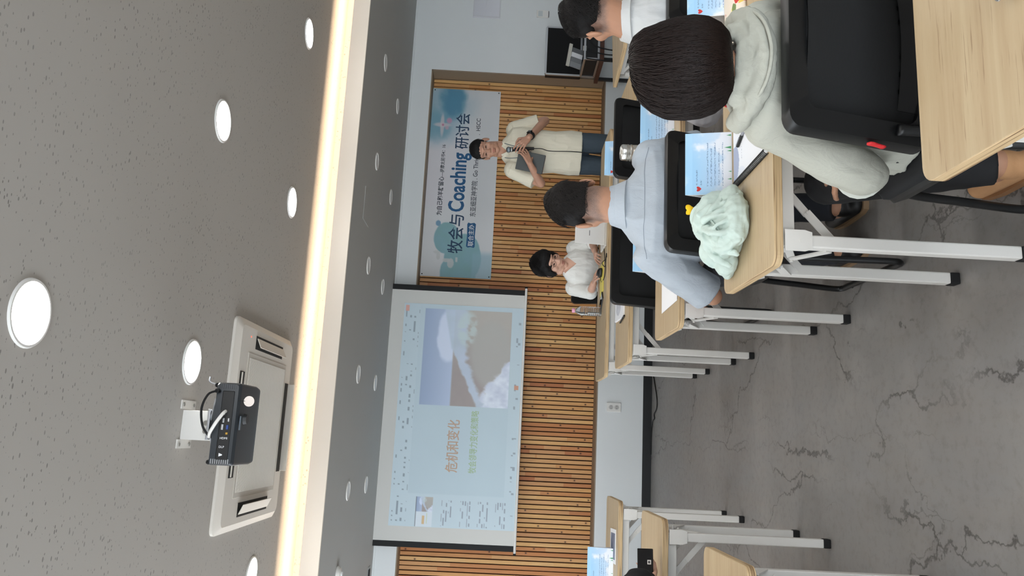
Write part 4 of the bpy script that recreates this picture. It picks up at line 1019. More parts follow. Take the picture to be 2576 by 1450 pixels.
# --- the man in the pale blue shirt, seen from behind
C_BLUE = cloth_mat('pale_blue_cotton', srgb(172,180,188), 800, .5, .85, .8)
B2 = np.array((.93, 2.93, 0)); 
Hb = Head((.922, 2.905, 1.150), rot(.02, -.42, .03), 1.06)
tr = [((.93,2.95,.47), .18, .13), ((.93,2.935,.58), .175, .125), ((.925,2.898,.70), .185, .118), ((.925,2.872,.82), .205, .114), ((.925,2.86,.90), .198, .100), ((.92,2.865,.955), .140, .080), ((.918,2.875,1.005), .072, .066), ((.917,2.885,1.04), .056, .056)]
aL = (np.array((.735,2.88,.885)), np.array((.600,2.97,.625)), np.array((.66,3.19,.60))); aR = (np.array((1.115,2.88,.895)), np.array((1.22,2.98,.66)), np.array((1.14,3.20,.745)))
legs = [((.93+s*.09,2.98,.50), (.93+s*.14,3.36,.49), (.92+s*.09,3.02,.10), (.92+s*.09,3.16,.04)) for s in (-1,1)]
bl = person('man seen from behind in a pale blue shirt with greying cropped hair', tuple(B2), Hb, (.917,2.88,1.01), tr, 0.0, aL, aR, legs, SKS, C_BLUE, C_DARK, sleeve=.93, voxel=.0055, nape=-.088, shoe_m=SHOE_B,
            sleeve_r=(.074,.071), shirt_wr=(.011, 8), hands=[((aL[2], (.3,1,0), (0,0,-1)), dict(side=1)), ((aR[2], (-.3,1,0), (0,0,-1)), dict(side=-1))], face=False)
M_GREYH = hair_mat('greying_hair', srgb(12,11,12), srgb(50,45,42), .55)
male_hair(bl, Hb, B2, M_GREYH, 9000, 1.0, 0, .10)
def collar(root, base, c, r0, r1, z0, z1, m, tilt=0.0, opening=None, name='collar'):
    rings = []; n = 36
    for rr, z in ((r0, z0), (r0+.006, z0+.003), (r1+.006, z1), (r1+.003, z1+.004), (r1, z1), (r0, z0)):
        ring = []
        for t in np.arange(n)*2*math.pi/n:
            x, y = rr*math.cos(t), rr*.95*math.sin(t); ring.append(np.array((c[0]+x, c[1]+y, z + tilt*y)) - base)
        rings.append(ring)
    MB().loft(rings, cap=False).build(name, m, root, smooth=True, auto=50)
collar(bl, B2, (.917,2.878), .083, .071, 1.002, 1.046, C_BLUE, -.30)
collar(bl, B2, (.918,2.874), .096, .078, .980, 1.020, C_BLUE, -.30, name='collar_fall')
from mathutils.bvhtree import BVHTree
def on_back(root, pts, r, name, m):
    """lay a seam on the garment: each (x, z) is dropped on its back surface"""
    sh = [c for c in root.children if c.name.startswith('shirt')][0].data; b = root.location
    tree = BVHTree.FromPolygons([v.co for v in sh.vertices], [p.vertices for p in sh.polygons]); out = []
    for x, z in pts:
        h = tree.ray_cast(Vector((x-b.x, -2.0, z-b.z)), Vector((0,1,0)))[0]
        if h is not None: out.append(np.array(h) - np.array((0, .0004, 0)))
    MB().tube(out, r, 6).build(name, m, root, smooth=True)
M_SEAM = mat('seam_blue', srgb(140,148,158), .8)
on_back(bl, [(x, .938 - .35*max(0, abs(x-.92)-.10)**1.3) for x in np.linspace(.70, 1.14, 46)], .0013, 'yoke_seam', M_SEAM)
# --- the woman with the bob, nearest, seen from behind
C_SAGE = cloth_mat('sage_jacket', srgb(177,177,165), 700, .5, .85, .8)
B3 = np.array((.90, 1.74, 0)); Hw = Head((.868, 1.690, 1.058), rot(.05, -.30, -.04), .895)
tr = [((.90,1.83,.47), .175, .13), ((.90,1.80,.58), .16, .12), ((.895,1.768,.70), .155, .113), ((.89,1.738,.80), .152, .104), ((.885,1.722,.86), .140, .090), ((.88,1.708,.90), .11, .075), ((.875,1.695,.945), .055, .055)]
aL = (np.array((.772,1.735,.848)), np.array((.672,1.768,.604)), np.array((.76,1.99,.56))); aR = (np.array((1.04,1.74,.855)), np.array((1.15,1.84,.66)), np.array((1.06,2.05,.745)))
legs = [((.90+s*.09,1.80,.50), (.90+s*.09,2.20,.50), (.90+s*.08,2.02,.10), (.90+s*.08,2.17,.04)) for s in (-1,1)]
wo = person('woman with a dark brown bob in a pale sage jacket, seen from behind', tuple(B3), Hw, (.875,1.692,.93), tr, 0.0, aL, aR, legs, SK2, C_SAGE, cloth_mat('black_trousers', srgb(22,22,24)), sleeve=1.12, voxel=.0055, fem=True, shoe_m=SHOE_T,
            sleeve_r=(.056,.058), shirt_wr=(.008, 12), hands=[((aL[2], (.3,1,0), (0,0,-1)), dict(side=1, s=.92)), ((aR[2], (-.3,1,0), (0,0,-1)), dict(side=-1, s=.92))], face=False)
BOB = [(0,.001,.136), (.06,.050,.130), (.14,.080,.116), (.24,.104,.088), (.36,.120,.048), (.48,.127,.004), (.60,.127,-.038), (.72,.118,-.074), (.84,.098,-.104), (.93,.076,-.120), (1.0,.058,-.124)]
def bob_prof(t, a):
    for i in range(len(BOB)-1):
        if t <= BOB[i+1][0] or i == len(BOB)-2:
            u = (t-BOB[i][0])/(BOB[i+1][0]-BOB[i][0]); r_ = BOB[i][1] + (BOB[i+1][1]-BOB[i][1])*u; z = BOB[i][2] + (BOB[i+1][2]-BOB[i][2])*u
            return r_, r_*1.02, -.022, z
mb = MB(); mb.loft([[Hw.w((bob_prof(t,0)[0]*.985*math.sin(a), -.022 + bob_prof(t,0)[1]*.985*math.cos(a), bob_prof(t,0)[3]*.99)) for a in -np.arange(40)*2*math.pi/40] for t in np.linspace(0,1,22)])
me = remesh(mb, .005, 3); wrinkle(me, .003, 30, (1,1,.25), 2, False); finish(me, 'hair', M_HAIRB, wo, B3)
strands('hair_strands', wo, Hw, B3, 4200, bob_prof, 12, .75, .0012, M_HAIRB, lift=.001, azi=None, spread=.22, start=(.01,.70), crown=(.012,-.03), wav=.05)
cw = aL[1] + (aL[2]-aL[1])*.13; cd_ = nrm(aL[2]-aL[1])
MB().tube([cw - cd_*.012 - B3, cw + cd_*.02 - B3], [.060, .056], 20).build('cuff', cloth_mat('white_lining', srgb(214,216,208)), wo, smooth=True, auto=40)
pt = [Hw.w((.012 + x, -.04 - abs(x)*.25 - .02*k_, .1345 - .35*x*x - .012*k_)) - B3 for k_, x in zip(np.linspace(0, 1, 6), (-.030, -.018, -.010, .004, .012, .020))]
MB().tube(pt, [.0006,.0016,.002,.002,.0016,.0006], 6, flat=.5).build('parting', SK2, wo)
# hood folded on the back, lanyard, scarf ends
mb = MB(); arc = bez([(.762,1.720,.925), (.778,1.655,.915), (.815,1.618,.900), (.88,1.608,.892), (.95,1.618,.902), (1.0,1.655,.918), (1.02,1.720,.93)], 6)
for i in range(len(arc)-1): mb.cap(arc[i], arc[i+1], .026, .026, flat=((0,1,0), .75))
arc2 = bez([(.80,1.660,.945), (.84,1.632,.935), (.88,1.626,.932), (.93,1.632,.936), (.965,1.660,.946)], 6)
for i in range(len(arc2)-1): mb.cap(arc2[i], arc2[i+1], .022, .022, flat=((0,1,0), .8))
me = remesh(mb, .005, 5); wrinkle(me, .006, 22, (1,1,1.4), 8); finish(me, 'hood', C_SAGE, wo, B3)
MB().tube([p + np.array((0,-.027,-.004)) - B3 for p in arc], .0045, 8).build('hood_piping', C_SAGE, wo, smooth=True)
MB().tube([np.array(p) - B3 for p in bez([(.835,1.730,.945), (.83,1.685,.955), (.86,1.645,.948), (.90,1.648,.948), (.925,1.690,.955), (.92,1.730,.945)])], .006, 8).build('lanyard', mat('navy_ribbon', srgb(40,38,84), .7), wo, smooth=True)
me_ = MB(); me_.cap((.815,1.735,.945), (.808,1.735,.930), .006, .005, flat=((0,1,0), .6)); me_.cap((.818,1.735,.94), (.814,1.735,.928), .005, .006)
me_ = remesh(me_, .004, 3); finish(me_, 'scarf', mat('red_scarf', srgb(196,40,42), .7, var=.3, vscale=60), wo, B3)

wo.location.y += -.012
# --- the man at the right edge in the white shirt
C_WSH = cloth_mat('white_cotton', srgb(200,202,202), 800, .4, .85, .5)
B4 = np.array((1.83, 2.93, 0)); Hr = Head((1.715, 2.885, 1.135), rot(.10, -.30, .05), 1.02)
def mv(p): return np.array(p) + np.array((.83,.0,-.012))
tr = [(mv((.93,2.95,.48)), .18, .13), (mv((.93,2.945,.59)), .175, .125), (mv((.925,2.912,.71)), .185, .118), (mv((.91,2.885,.82)), .20, .114), (mv((.90,2.875,.90)), .19, .10), (mv((.89,2.865,.95)), .13, .08), ((1.70,2.87,.98), .07, .066), ((1.703,2.88,1.02), .056, .056)]
aL = (np.array((1.56,2.89,.88)), np.array((1.50,3.0,.66)), np.array((1.58,3.22,.745))); aR = (np.array((1.92,2.89,.88)), np.array((2.05,3.0,.66)), np.array((1.96,3.22,.745)))
legs = [((1.80+s*.09,2.98,.50), (1.80+s*.10,3.38,.49), (1.80+s*.09,3.15,.10), (1.80+s*.09,3.3,.04)) for s in (-1,1)]
rm = person('man seen from behind in a white shirt at the right edge of the frame', tuple(B4), Hr, (1.702,2.875,1.0), tr, 0.0, aL, aR, legs, SKS, C_WSH, C_DARK, sleeve=.9, voxel=.006, nape=-.07, shoe_m=SHOE_B, sleeve_r=(.074,.07), shirt_wr=(.007, 14),
            hands=[((aL[2], (.3,1,0), (0,0,-1)), dict(side=1)), ((aR[2], (-.3,1,0), (0,0,-1)), dict(side=-1))], face=False)
male_hair(rm, Hr, B4, M_HAIR, 6000, 1.0, 0, .10)
collar(rm, B4, (1.703,2.87), .088, .074, .975, 1.012, C_WSH, -.3)

# --- the person raising a phone at the left edge, and the one behind at the nearest left table
C_BLK = cloth_mat('black_sweatshirt', srgb(20,20,22), 600, .3)
B5 = np.array((-.73, 3.0, 0)); Hl = Head((-.76, 3.02, 1.16), rot(-.1, -.2, 0), 1.0)
def seat_tr(x, y, lean=0.0): return [((x,y+.02,.47), .18, .13), ((x,y,.58), .17, .122), ((x,y-.03+lean*.3,.70), .18, .12), ((x,y-.04+lean*.6,.82), .20, .118), ((x,y-.04+lean*.8,.92), .19, .10), ((x,y-.035+lean,.975), .13, .08), ((x,y-.02+lean,1.03), .06, .058)]
aR = (np.array((-.585,3.03,.940)), np.array((-.522,3.20,.855)), np.array((-.535,3.335,.785))); aL = (np.array((-.945,3.0,.93)), np.array((-1.02,3.15,.72)), np.array((-.85,3.36,.77)))
legs = [((-.75+s*.09,3.04,.50), (-.75+s*.10,3.44,.50), (-.75+s*.09,3.35,.10), (-.75+s*.09,3.5,.04)) for s in (-1,1)]
lp = person('person in a black sweatshirt at the left edge, raising a phone', tuple(B5), Hl, (-.75,2.99,1.03), seat_tr(-.75,2.98,.02), 0.0, aL, aR, legs, SK3, C_BLK, C_DARK, sleeve=1.75, voxel=.0065, shoe_m=SHOE_B, sleeve_r=(.072,.064), shirt_wr=(.008, 18),
            hands=[((aR[2], (.25,1,-.25), (.75,-.1,.6)), dict(side=-1, curl=(.55,.6,.6,.65), thumb=.7)), ((aL[2], (.3,1,0), (0,0,-1)), dict(side=1))])
male_hair(lp, Hl, B5, M_HAIR, 500)
ph = thing('smartphone', 'black smartphone held up sideways by the person at the left edge', 'phone', (-.488, 3.405, .790))
ph.rotation_euler = Euler((math.radians(-38), 0, math.radians(8)))
MB().box((-.075,-.004,-.036), (.075,.004,.036)).build('body', mat('phone_glass', srgb(14,14,16), .12), ph, bevel=.003, seg=3)
MB().box((.012,-.0062,-.030), (.030,-.004,-.012)).build('camera_bump', mat('phone_camera', srgb(190,186,180), .3), ph, bevel=.002)
MB().lathe([(.005,-.0064), (.005,-.0070), (.0005,-.0070)], (.021,0,-.021), 12, axis='y').build('lens', M_BLACK, ph)
C_GRY = cloth_mat('grey_sweater', srgb(120,124,128), 500, .3)
B6 = np.array((-.82, 1.98, 0)); Hx = Head((-.84, 2.0, 1.16), rot(0, -.2, 0), 1.0)
aR = (np.array((-.64,2.0,.93)), np.array((-.52,2.14,.79)), np.array((-.47,2.33,.752))); aL = (np.array((-1.01,2.0,.93)), np.array((-1.08,2.15,.76)), np.array((-.98,2.34,.752)))
legs = [((-.82+s*.09,2.02,.50), (-.82+s*.10,2.42,.50), (-.82+s*.09,2.35,.10), (-.82+s*.09,2.5,.04)) for s in (-1,1)]
xp = person('person in a grey sweater resting a hand on the nearest left table', tuple(B6), Hx, (-.83,1.97,1.03), seat_tr(-.82,1.96,.02), 0.0, aL, aR, legs, SK3, C_GRY, C_DARK, sleeve=1.8, voxel=.007, shoe_m=SHOE_B, shirt_wr=(.007, 16),
            hands=[((aR[2], (.45,1,0), (0,0,-1)), dict(side=-1, curl=(.25,.25,.25,.3))), ((aL[2], (.2,1,0), (0,0,-1)), dict(side=1, curl=(.25,.25,.25,.3)))])
male_hair(xp, Hx, B6, M_HAIR, 300)
# ---------------------------------------------------------------- things on the tables
def tent_art(s, t):
    v = 1-t; P = np.stack([s*5, v*3, 0*s], -1); n = fbm(P, 4)
    c = lerp(pc((150,202,240)), pc((206,224,244)), np.clip(v*1.05 + .25*sstep(.45, 1, s), 0, 1))
    c = lerp(c, pc((232,238,248)), sstep(.05, .5, n + .9*sstep(.45, 1.0, v) - .25))
    c = lerp(c, pc((176,206,240)), sstep(0, .4, 1-((s-.30)/.22)**2-((v-.62)/.2)**2)*.35)
    c = np.where((v < .16)[..., None], c*.55 + pc((176,218,248))*.45, c)
    r = ((v-.44)/.082) % 1.0; k = np.floor((v-.44)/.082); ink_ = vnoise(np.stack([s*105, k*5.3 + np.floor(r*8)*1.7, 0*s], -1)) > -.05
    rows = (v > .44) & (v < .85) & (s > .13) & (s < .84 - .09*((k % 2) == 1)) & (r > .30) & (r < .62)
    c = np.where((rows & ink_)[..., None], pc((128,156,190)), c)
    for a, b, y in ((.15,.40,.25), (.15,.24,.34)): c = np.where(((s > a) & (s < b) & (np.abs(v-y) < .013) & (vnoise(np.stack([s*105, 0*s+y*90, v*90], -1)) > -.1))[..., None], pc((128,160,196)), c)
    return c
M_HEART = mat('red_ink', srgb(206,46,44), .6); M_TREE = mat('green_ink', srgb(80,160,110), .6)
def make_tent():
    t = thing('name_tent', 'x', 'name card', (0,0,0), 0, 'blue folded name tents')
    w, h, d = .216, .146, .075
    A = np.array((0,0,.001)); Bv = np.array((0,d*.5,h))
    def place(s, t_): return np.stack([s*w, A[1] + t_*d*.5 - .0006, A[2] + t_*(h-.001)], -1)
    picture('printed_front', 200, 100, tent_art, place, M_PRINT, t)
    mb = MB(); e = .0012
    prof = [(0,0), (d*.5,h), (d,0), (d-.004,0), (d*.5,h-.008), (.004,.0)]
    mb.prism([(y, z) for y, z in prof], 0, w, 'x'); mb.build('card', M_PAPER, t)
    hp = [(.016*math.sin(q)**3*.75, .0125*math.cos(q)*.8 - .005*math.cos(2*q)*.8 - .002*math.cos(3*q)) for q in np.arange(24)*2*math.pi/24]
    def onf(x, z): return (x, z*d*.5/h - .0010, z)
    hv = [onf(.020 + p[0]*.72, .104 + p[1]*.72) for p in hp]
    MB().add(hv, [tuple(range(24))[::-1]]).build('heart_print', M_HEART, t)
    for x, s_ in ((.012,1), (.052,.7), (.078,.55), (.15,.75), (.162,1.2), (.205,.8)):
        MB().add([onf(x-.004*s_, .003), onf(x+.004*s_, .003), onf(x, .003+.018*s_)], [(0,1,2)]).build('tree_print', M_TREE, t)
    return t
tn0 = make_tent()
for i, (x, y, r, lab) in enumerate([(.828, 2.402, .01, 'blue name tent beside the spiral notebook, in full view'), (1.604, 4.40, 0, 'blue name tent rising just behind the empty chair before the speaker'),
        (1.325, 3.235, .02, 'blue name tent beside the steel thermos, half hidden by dark hair'), (.782, 3.37, 0, 'blue name tent peeping out past the blue shirt sleeve'),
        (1.462, 2.385, .03, 'blue name tent at the upper photo edge beside the patterned pouch'), (-.795, 4.70, .02, 'blue name tent on the far left table')]):
    if i == 0: tn0.location = (x, y, TH); tn0.rotation_euler = (0,0,r); tn0['label'] = lab
    else: copy_tree(tn0, None, (x, y, TH), r, lab)

# spiral notebook with a pen
nb = thing('spiral_notebook', 'white spiral notebook with a black coil lying before the sage jacket', 'notebook', (.845, 2.058, TH), .015)
MB().box((0,0,0), (.21,.297,.010)).build('page_block', M_PAPER, nb, bevel=.001)
def nb_art(s, t):
    c = np.zeros(s.shape + (3,)) + pc((236,238,242))
    c = np.where((((s-.0)/.16)**2 + ((t-.82)/.20)**2 < 1)[..., None], pc((226,230,238)), c)
    ring = (t > .90 - .09*np.sin(np.clip((s+.02)/.62, 0, 1)*math.pi)) & (s < .58); c = np.where(ring[..., None], pc((168,176,200)), c)
    ln = (np.abs(t - (.30 + .02*s)) < .004) & (s > .35) & (s < .95); c = np.where(ln[..., None], pc((70,74,80)), c)
    ln = (np.abs(t-.72) < .006) & (s > .25) & (s < .7) & (vnoise(np.stack([s*70, t*0, t*0], -1)) > 0); return np.where(ln[..., None], pc((170,176,186)), c)
picture('cover_print', 70, 90, nb_art, lambda s, t: np.stack([.006+s*.202, .003+t*.291, 0*s+.0106], -1), M_PRINT, nb)
mb = MB()
for k in range(34):
    yy = .010 + k*.0084
    mb.tube([(.002 + .009*math.cos(q), yy + .0012*math.sin(q), .005 + .0095*math.sin(q)) for q in np.arange(14)*2*math.pi/14], .0016, 6, closed=True)
tag(mb.build('coil', M_BLACK, nb, smooth=True), kind='stuff')
def pen(loc, rz, lab, m=M_BLACK, L=.14):
    t = thing('pen', lab, 'pen', loc, rz)
    MB().tube([(0,0,.005), (L*.62,0,.005)], .0046, 12).build('barrel', m, t, smooth=True, auto=50); MB().tube([(L*.62,0,.005), (L*.66,0,.005), (L,0,.005)], [.0046,.0054,.005], 12).build('cap', M_BLACK, t, smooth=True, auto=50)
    MB().box((L*.70,-.0012,.009), (L*.97,.0012,.0115)).build('clip', m, t)
    return t
pen((1.005, 2.180, TH+.0105), math.radians(115), 'black and clear pen lying on the spiral notebook', mat('clear_pen', srgb(150,152,158), .2), .13)
# cloth bag
C_MINT = cloth_mat('mint_cotton', srgb(192,208,200), 650, .35, .85, .5)
bag = thing('cloth_bag', 'crumpled mint green cloth bag in a heap on the table end', 'bag', (.68, 2.33, TH))
mb = MB(); 
for c_, r_ in (((0,-.01,.045), (.095,.085,.052)), ((.075,.035,.062), (.062,.066,.070)), ((-.075,.045,.032), (.058,.055,.036)), ((.02,-.075,.034), (.085,.050,.036)), ((.035,.045,.095), (.055,.055,.045)), ((-.045,.06,.06), (.06,.05,.05)), ((-.10,.075,.018), (.038,.035,.020)), ((.09,-.03,.035), (.05,.05,.036))): mb.ell(c_, r_)
for k in range(26):                                     # cloth folds: bent ridges running over the heap
    a = rng.uniform(0, 6.28); b = a + rng.normal(.9, .5); q0 = np.array((.025+.03*math.cos(a), .02+.03*math.sin(a), .118+rng.uniform(-.02,.012)))
    q1 = np.array((.01+.085*math.cos((a+b)/2), -.002+.075*math.sin((a+b)/2), .078+rng.uniform(-.02,.02))); q2 = np.array((.0+.118*math.cos(b), .0+.105*math.sin(b), .018+rng.uniform(0,.03)))
    pts = bez([q0, q1, q2], 5); r_ = rng.uniform(.006, .011)
    for i_ in range(len(pts)-1): mb.cap(pts[i_], pts[i_+1], r_, r_, 8)
me = remesh(mb, .0035, 1); wrinkle(me, .008, 20, (1,1,1), 1.2); c_ = co_of(me); c_[:,2] = np.maximum(c_[:,2], .0015); set_co(me, c_)
finish(me, 'cloth', C_MINT, bag, (0,0,0))
MB().tube(bez([(-.10,.03,.04), (-.04,-.06,.075), (.03,-.02,.10), (.08,.03,.125), (.055,.08,.13), (.0,.07,.10)]), .009, 10, flat=.45).build('strap', C_MINT, bag, smooth=True)
me = MB(); me.cap((.085,.075,.125), (.094,.070,.145), .009, .011, flat=((0,1,0),.4)); me.cap((.085,.075,.125), (.078,.08,.144), .008, .009, flat=((0,1,0),.4)); me.cap((.07,.078,.11), (.085,.075,.13), .007, .010, flat=((0,1,0),.4))
finish(remesh(me, .003, 3), 'felt_tag', mat('yellow_felt', srgb(240,190,20), .8), bag, (0,0,0))
# patterned pouch
g = G('patterned_fabric'); k = g.coord('Object', (1,1,1)); vo = g.n('TexVoronoi', {'Vector': g.n('VectorMath', {0: k, 1: g.n('VectorMath', {0: g.n('TexNoise', {'Vector': k, 'Scale': 18.0}).outputs['Color'], 'Scale': .05}, operation='SCALE').outputs[0]}, operation='ADD').outputs[0], 'Scale': 26.0})
rr = g.n('SeparateColor', {0: vo.outputs['Color']}).outputs[0]
g.P(Base_Color=g.mix(g.math('LESS_THAN', vo.outputs['Distance'], .42), srgb(236,222,204), g.ramp(rr, [(0, srgb(204,58,48)), (.3, srgb(236,220,140)), (.5, srgb(120,140,84)), (.66, srgb(236,222,204)), (.8, srgb(210,60,50)), (.9, srgb(226,196,96))], 'CONSTANT')), Roughness=.8); M_PAT = g.m
pou = thing('fabric_pouch', 'cream pouch patterned in red, yellow and green by the right name tent', 'pouch', (1.31, 2.23, TH), .06)
mb = MB(); o_ = rrect(0, 0, .27, .16, .02, 4); mb.loft([[(.135+(p[0]-.135)*s_, .08+(p[1]-.08)*s_, z) for p in o_] for s_, z in ((.93,0), (1,.006), (1,.012), (.9,.026), (.5,.032), (.05,.033))])
mb.build('cloth', M_PAT, pou, smooth=True, auto=60)
MB().tube([(.012,.146,.018), (.258,.146,.018)], .003, 8).build('zip', mat('zip_red', srgb(196,40,38), .6), pou)
# steel thermos
th = thing('thermos', 'brushed steel thermos flask behind the pale blue shoulder', 'flask', (1.365, 3.45, TH))
MB().lathe([(.036,0), (.038,.004), (.038,.148), (.036,.152), (.001,.152)], n=32).build('body', mat('warm_steel', srgb(196,188,176), .3, 1.0), th, smooth=True, auto=40)
MB().lathe([(.0385,.152), (.0395,.155), (.0395,.160), (.037,.163), (.037,.168), (.0392,.170), (.0392,.176), (.001,.177)], n=32).build('neck_ring', M_STEEL, th, smooth=True, auto=30)
MB().lathe([(.036,.176), (.038,.179), (.038,.196), (.035,.203), (.031,.205), (.029,.199), (.001,.198)], n=32).build('lid', M_STEEL, th, smooth=True, auto=30)
# loose paper
def sheet(loc, rz, lab, w=.21, h=.297):
    t = thing('paper_sheet', lab, 'paper', loc, rz); nx, ny = 6, 8; v = []; 
    for d in (0, .0008):
        for j in range(ny+1):
            for i in range(nx+1): v.append((w*i/nx, h*j/ny, .0012 + d + .005*max(0, (i/nx)*(j/ny)-.72)**1.5*8))
    q = (nx+1)*(ny+1); f = []
    for j in range(ny):
        for i in range(nx):
            a = j*(nx+1)+i; f += [(a+q, a+q+1, a+q+nx+2, a+q+nx+1), (a, a+nx+1, a+nx+2, a+1)]
    MB().add(v, f).build('sheet', M_PAPER, t, smooth=True); return t
sheet((.612, 3.155, TH), .03, 'blank white sheet of paper at the end of the blue shirt man\'s table')
sheet((1.44, 3.30, TH), -.3, 'white sheet of paper between thermos and dark hair', .15, .21)
# open notebook on the second table
n2 = thing('notebook', 'open notebook with printed page near the front table legs', 'notebook', (.75, 4.47, TH), -.04)
MB().box((0,0,0), (.16,.30,.012)).build('page_block', M_PAPER, n2, bevel=.002)
picture('printed_page', 30, 40, lambda s, t: np.where((((s-.5)/.34)**2 + ((t-.55)/.3)**2 < 1)[..., None], lerp(pc((176,178,188)), pc((206,210,218)), fbm(np.stack([s*6,t*6,0*s],-1),3)*.5+.5), np.zeros(s.shape+(3,)) + pc((230,232,236))), lambda s, t: np.stack([.004+s*.152, .004+t*.292, 0*s+.0126], -1), M_PRINT, n2)
pen((.735, 4.60, TH+.001), math.radians(-82), 'dark pen lying along the open notebook edge', M_BLACK, .15)
# front table: bottle, phone, pouch, mouse, laptop, wires
g = G('clear_pet'); g.P(Base_Color=(.93,.95,.96), Roughness=.08, Transmission_Weight=.92, IOR=1.2); M_PET = g.m
bo = thing('water_bottle', 'clear ribbed water bottle with a pink cap on the front table', 'bottle', (.953, 5.505, TH))
pr_ = [(.001,.0), (.030,0), (.033,.006)]
for k in range(9): pr_ += [(.033,.010+k*.0135), (.0335,.014+k*.0135), (.0305,.0185+k*.0135)]
pr_ += [(.033,.134), (.032,.150), (.022,.172), (.0135,.182), (.0135,.192), (.001,.192)]
MB().lathe(pr_, n=28).build('bottle_body', M_PET, bo, smooth=True, auto=35)
MB().lathe([(.028,.004), (.028,.10), (.001,.10)], n=20).build('water', M_PET, bo, smooth=True, auto=40)
MB().lathe([(.0155,.190), (.0165,.192), (.0165,.206), (.015,.210), (.001,.2105)], n=24).build('cap', mat('pink_cap', srgb(230,160,190), .4), bo, smooth=True, auto=30)
p_ = thing('smartphone', 'black smartphone lying on the front table between bottle and presenter', 'phone', (1.015, 5.475, TH), math.radians(40))
MB().box((-.036,-.075,0), (.036,.075,.009)).build('body', mat('phone_case', srgb(22,22,24), .4), p_, bevel=.004, seg=3); MB().box((-.033,-.071,.009), (.033,.071,.0094)).build('screen', mat('phone_screen', srgb(10,10,12), .08), p_)
yp = thing('yellow_folder', 'yellow folder lying in front of the presenter', 'folder', (1.09, 5.40, TH), .12)
MB().box((0,0,0), (.23,.165,.004)).build('cover', mat('yellow_card', srgb(232,214,92), .6), yp, bevel=.001); MB().box((.004,.004,.004), (.226,.161,.0048)).build('flap', mat('yellow_card_light', srgb(238,222,110), .6), yp)
ms = thing('conference_mouse', 'rounded black device with a cord on the yellow folder', 'computer mouse', (1.235, 5.475, TH+.005), .3)
mb = MB(); mb.ell((0,0,.012), (.032,.048,.026)); me = remesh(mb, .004, 2); c_ = co_of(me); c_[:,2] = np.maximum(c_[:,2], .0); set_co(me, c_); finish(me, 'shell', M_BLACK, ms, (0,0,0))
MB().box((-.001,.0,.034), (.001,.046,.037)).build('button_gap', M_RUB, ms)
MB().tube(bez([(0,.047,.008), (.0,.07,.003), (-.06,.03,-.002), (-.09,-.1,-.002), (-.05,-.16,-.002), (.06,-.13,-.002), (.16,-.10,-.002), (.24,-.06,-.002)]), .0028, 6).build('cord', M_RUB, ms, smooth=True)
lp_ = thing('laptop', 'white laptop seen from behind on the front table, lid up', 'laptop', (1.398, 5.30, TH), 0)
MB().box((0,.01,0), (.315,.225,.014)).build('base', M_WHITEP, lp_, bevel=.004)
MB().box((0,0,0), (.315,.006,.218), 0, Matrix.Translation((0,.004,.012)) @ Matrix.Rotation(math.radians(8), 4, 'X')).build('lid', mat('laptop_white', srgb(226,224,220), .45), lp_, bevel=.003)
MB().box((.06,-.0006,.112), (.098,.0002,.116), 0, Matrix.Translation((0,.004,.012)) @ Matrix.Rotation(math.radians(8), 4, 'X')).build('lid_mark', M_BLACK, lp_)
MB().box((.03,.215,.008), (.285,.224,.0145)).build('keyboard_edge', M_ALU, lp_)
tag(MB().tube(bez([(1.30,5.33,TH+.004), (1.28,5.36,TH+.02), (1.25,5.34,TH+.004), (1.29,5.30,TH+.004), (1.33,5.27,TH+.004), (1.30,5.262,TH+.004)]), .003, 6).build('cable', M_RUB, smooth=True), 'short black charging cable beside the white laptop', 'cable')
# nearest table: dark case at the photo edge
bc = thing('glasses_case', 'black case at the very corner of the nearest table', 'case', (.70, 1.035, TH), -.4)
mb = MB(); mb.ell((.07,0,.018), (.085,.030,.020)); me = remesh(mb, .004, 3); c_ = co_of(me); c_[:,2] = np.maximum(c_[:,2], 0); set_co(me, c_); finish(me, 'shell', M_BLACK, bc, (0,0,0))
MB().tube([(.07+.0855*math.cos(q), .0305*math.sin(q), .017) for q in np.arange(28)*2*math.pi/28], .0012, 6, closed=True).build('seam', M_ALU, bc)
# colour print on the far left table
cp = thing('photo_print', 'white bordered colour print lying on the far left table', 'print', (-.655, 4.615, TH), .05)
MB().box((0,0,0), (.19,.20,.002)).build('card', M_PAPER, cp)
picture('image', 24, 24, lambda s, t: lerp(lerp(pc((70,86,120)), pc((150,150,160)), fbm(np.stack([s*7,t*7,0*s],-1),3)*.6+.5), pc((200,130,110)), sstep(.25,.6,fbm(np.stack([s*4+9,t*4,0*s],-1),3))), lambda s, t: np.stack([.022+s*.146, .022+t*.156, 0*s+.0024], -1), M_PRINT, cp)
sheet((-1.0, 4.56, TH), .1, 'white handout beside the far left name tent')
# small red tag on the sage jacket's chair
rt = MB(); rt.cap((.687,1.600,.660), (.682,1.603,.640), .010, .007, flat=((1,0,0),.4)); rt.cap((.685,1.600,.652), (.679,1.604,.632), .007, .009, flat=((1,0,0),.4))
me = remesh(rt, .003, 2); o = finish(me, 'cloth_tag', mat('red_ribbon', srgb(206,36,40), .6), None, (.685,1.60,.65)); tag(o, 'small red ribbon caught beside the nearest chair back', 'ribbon')
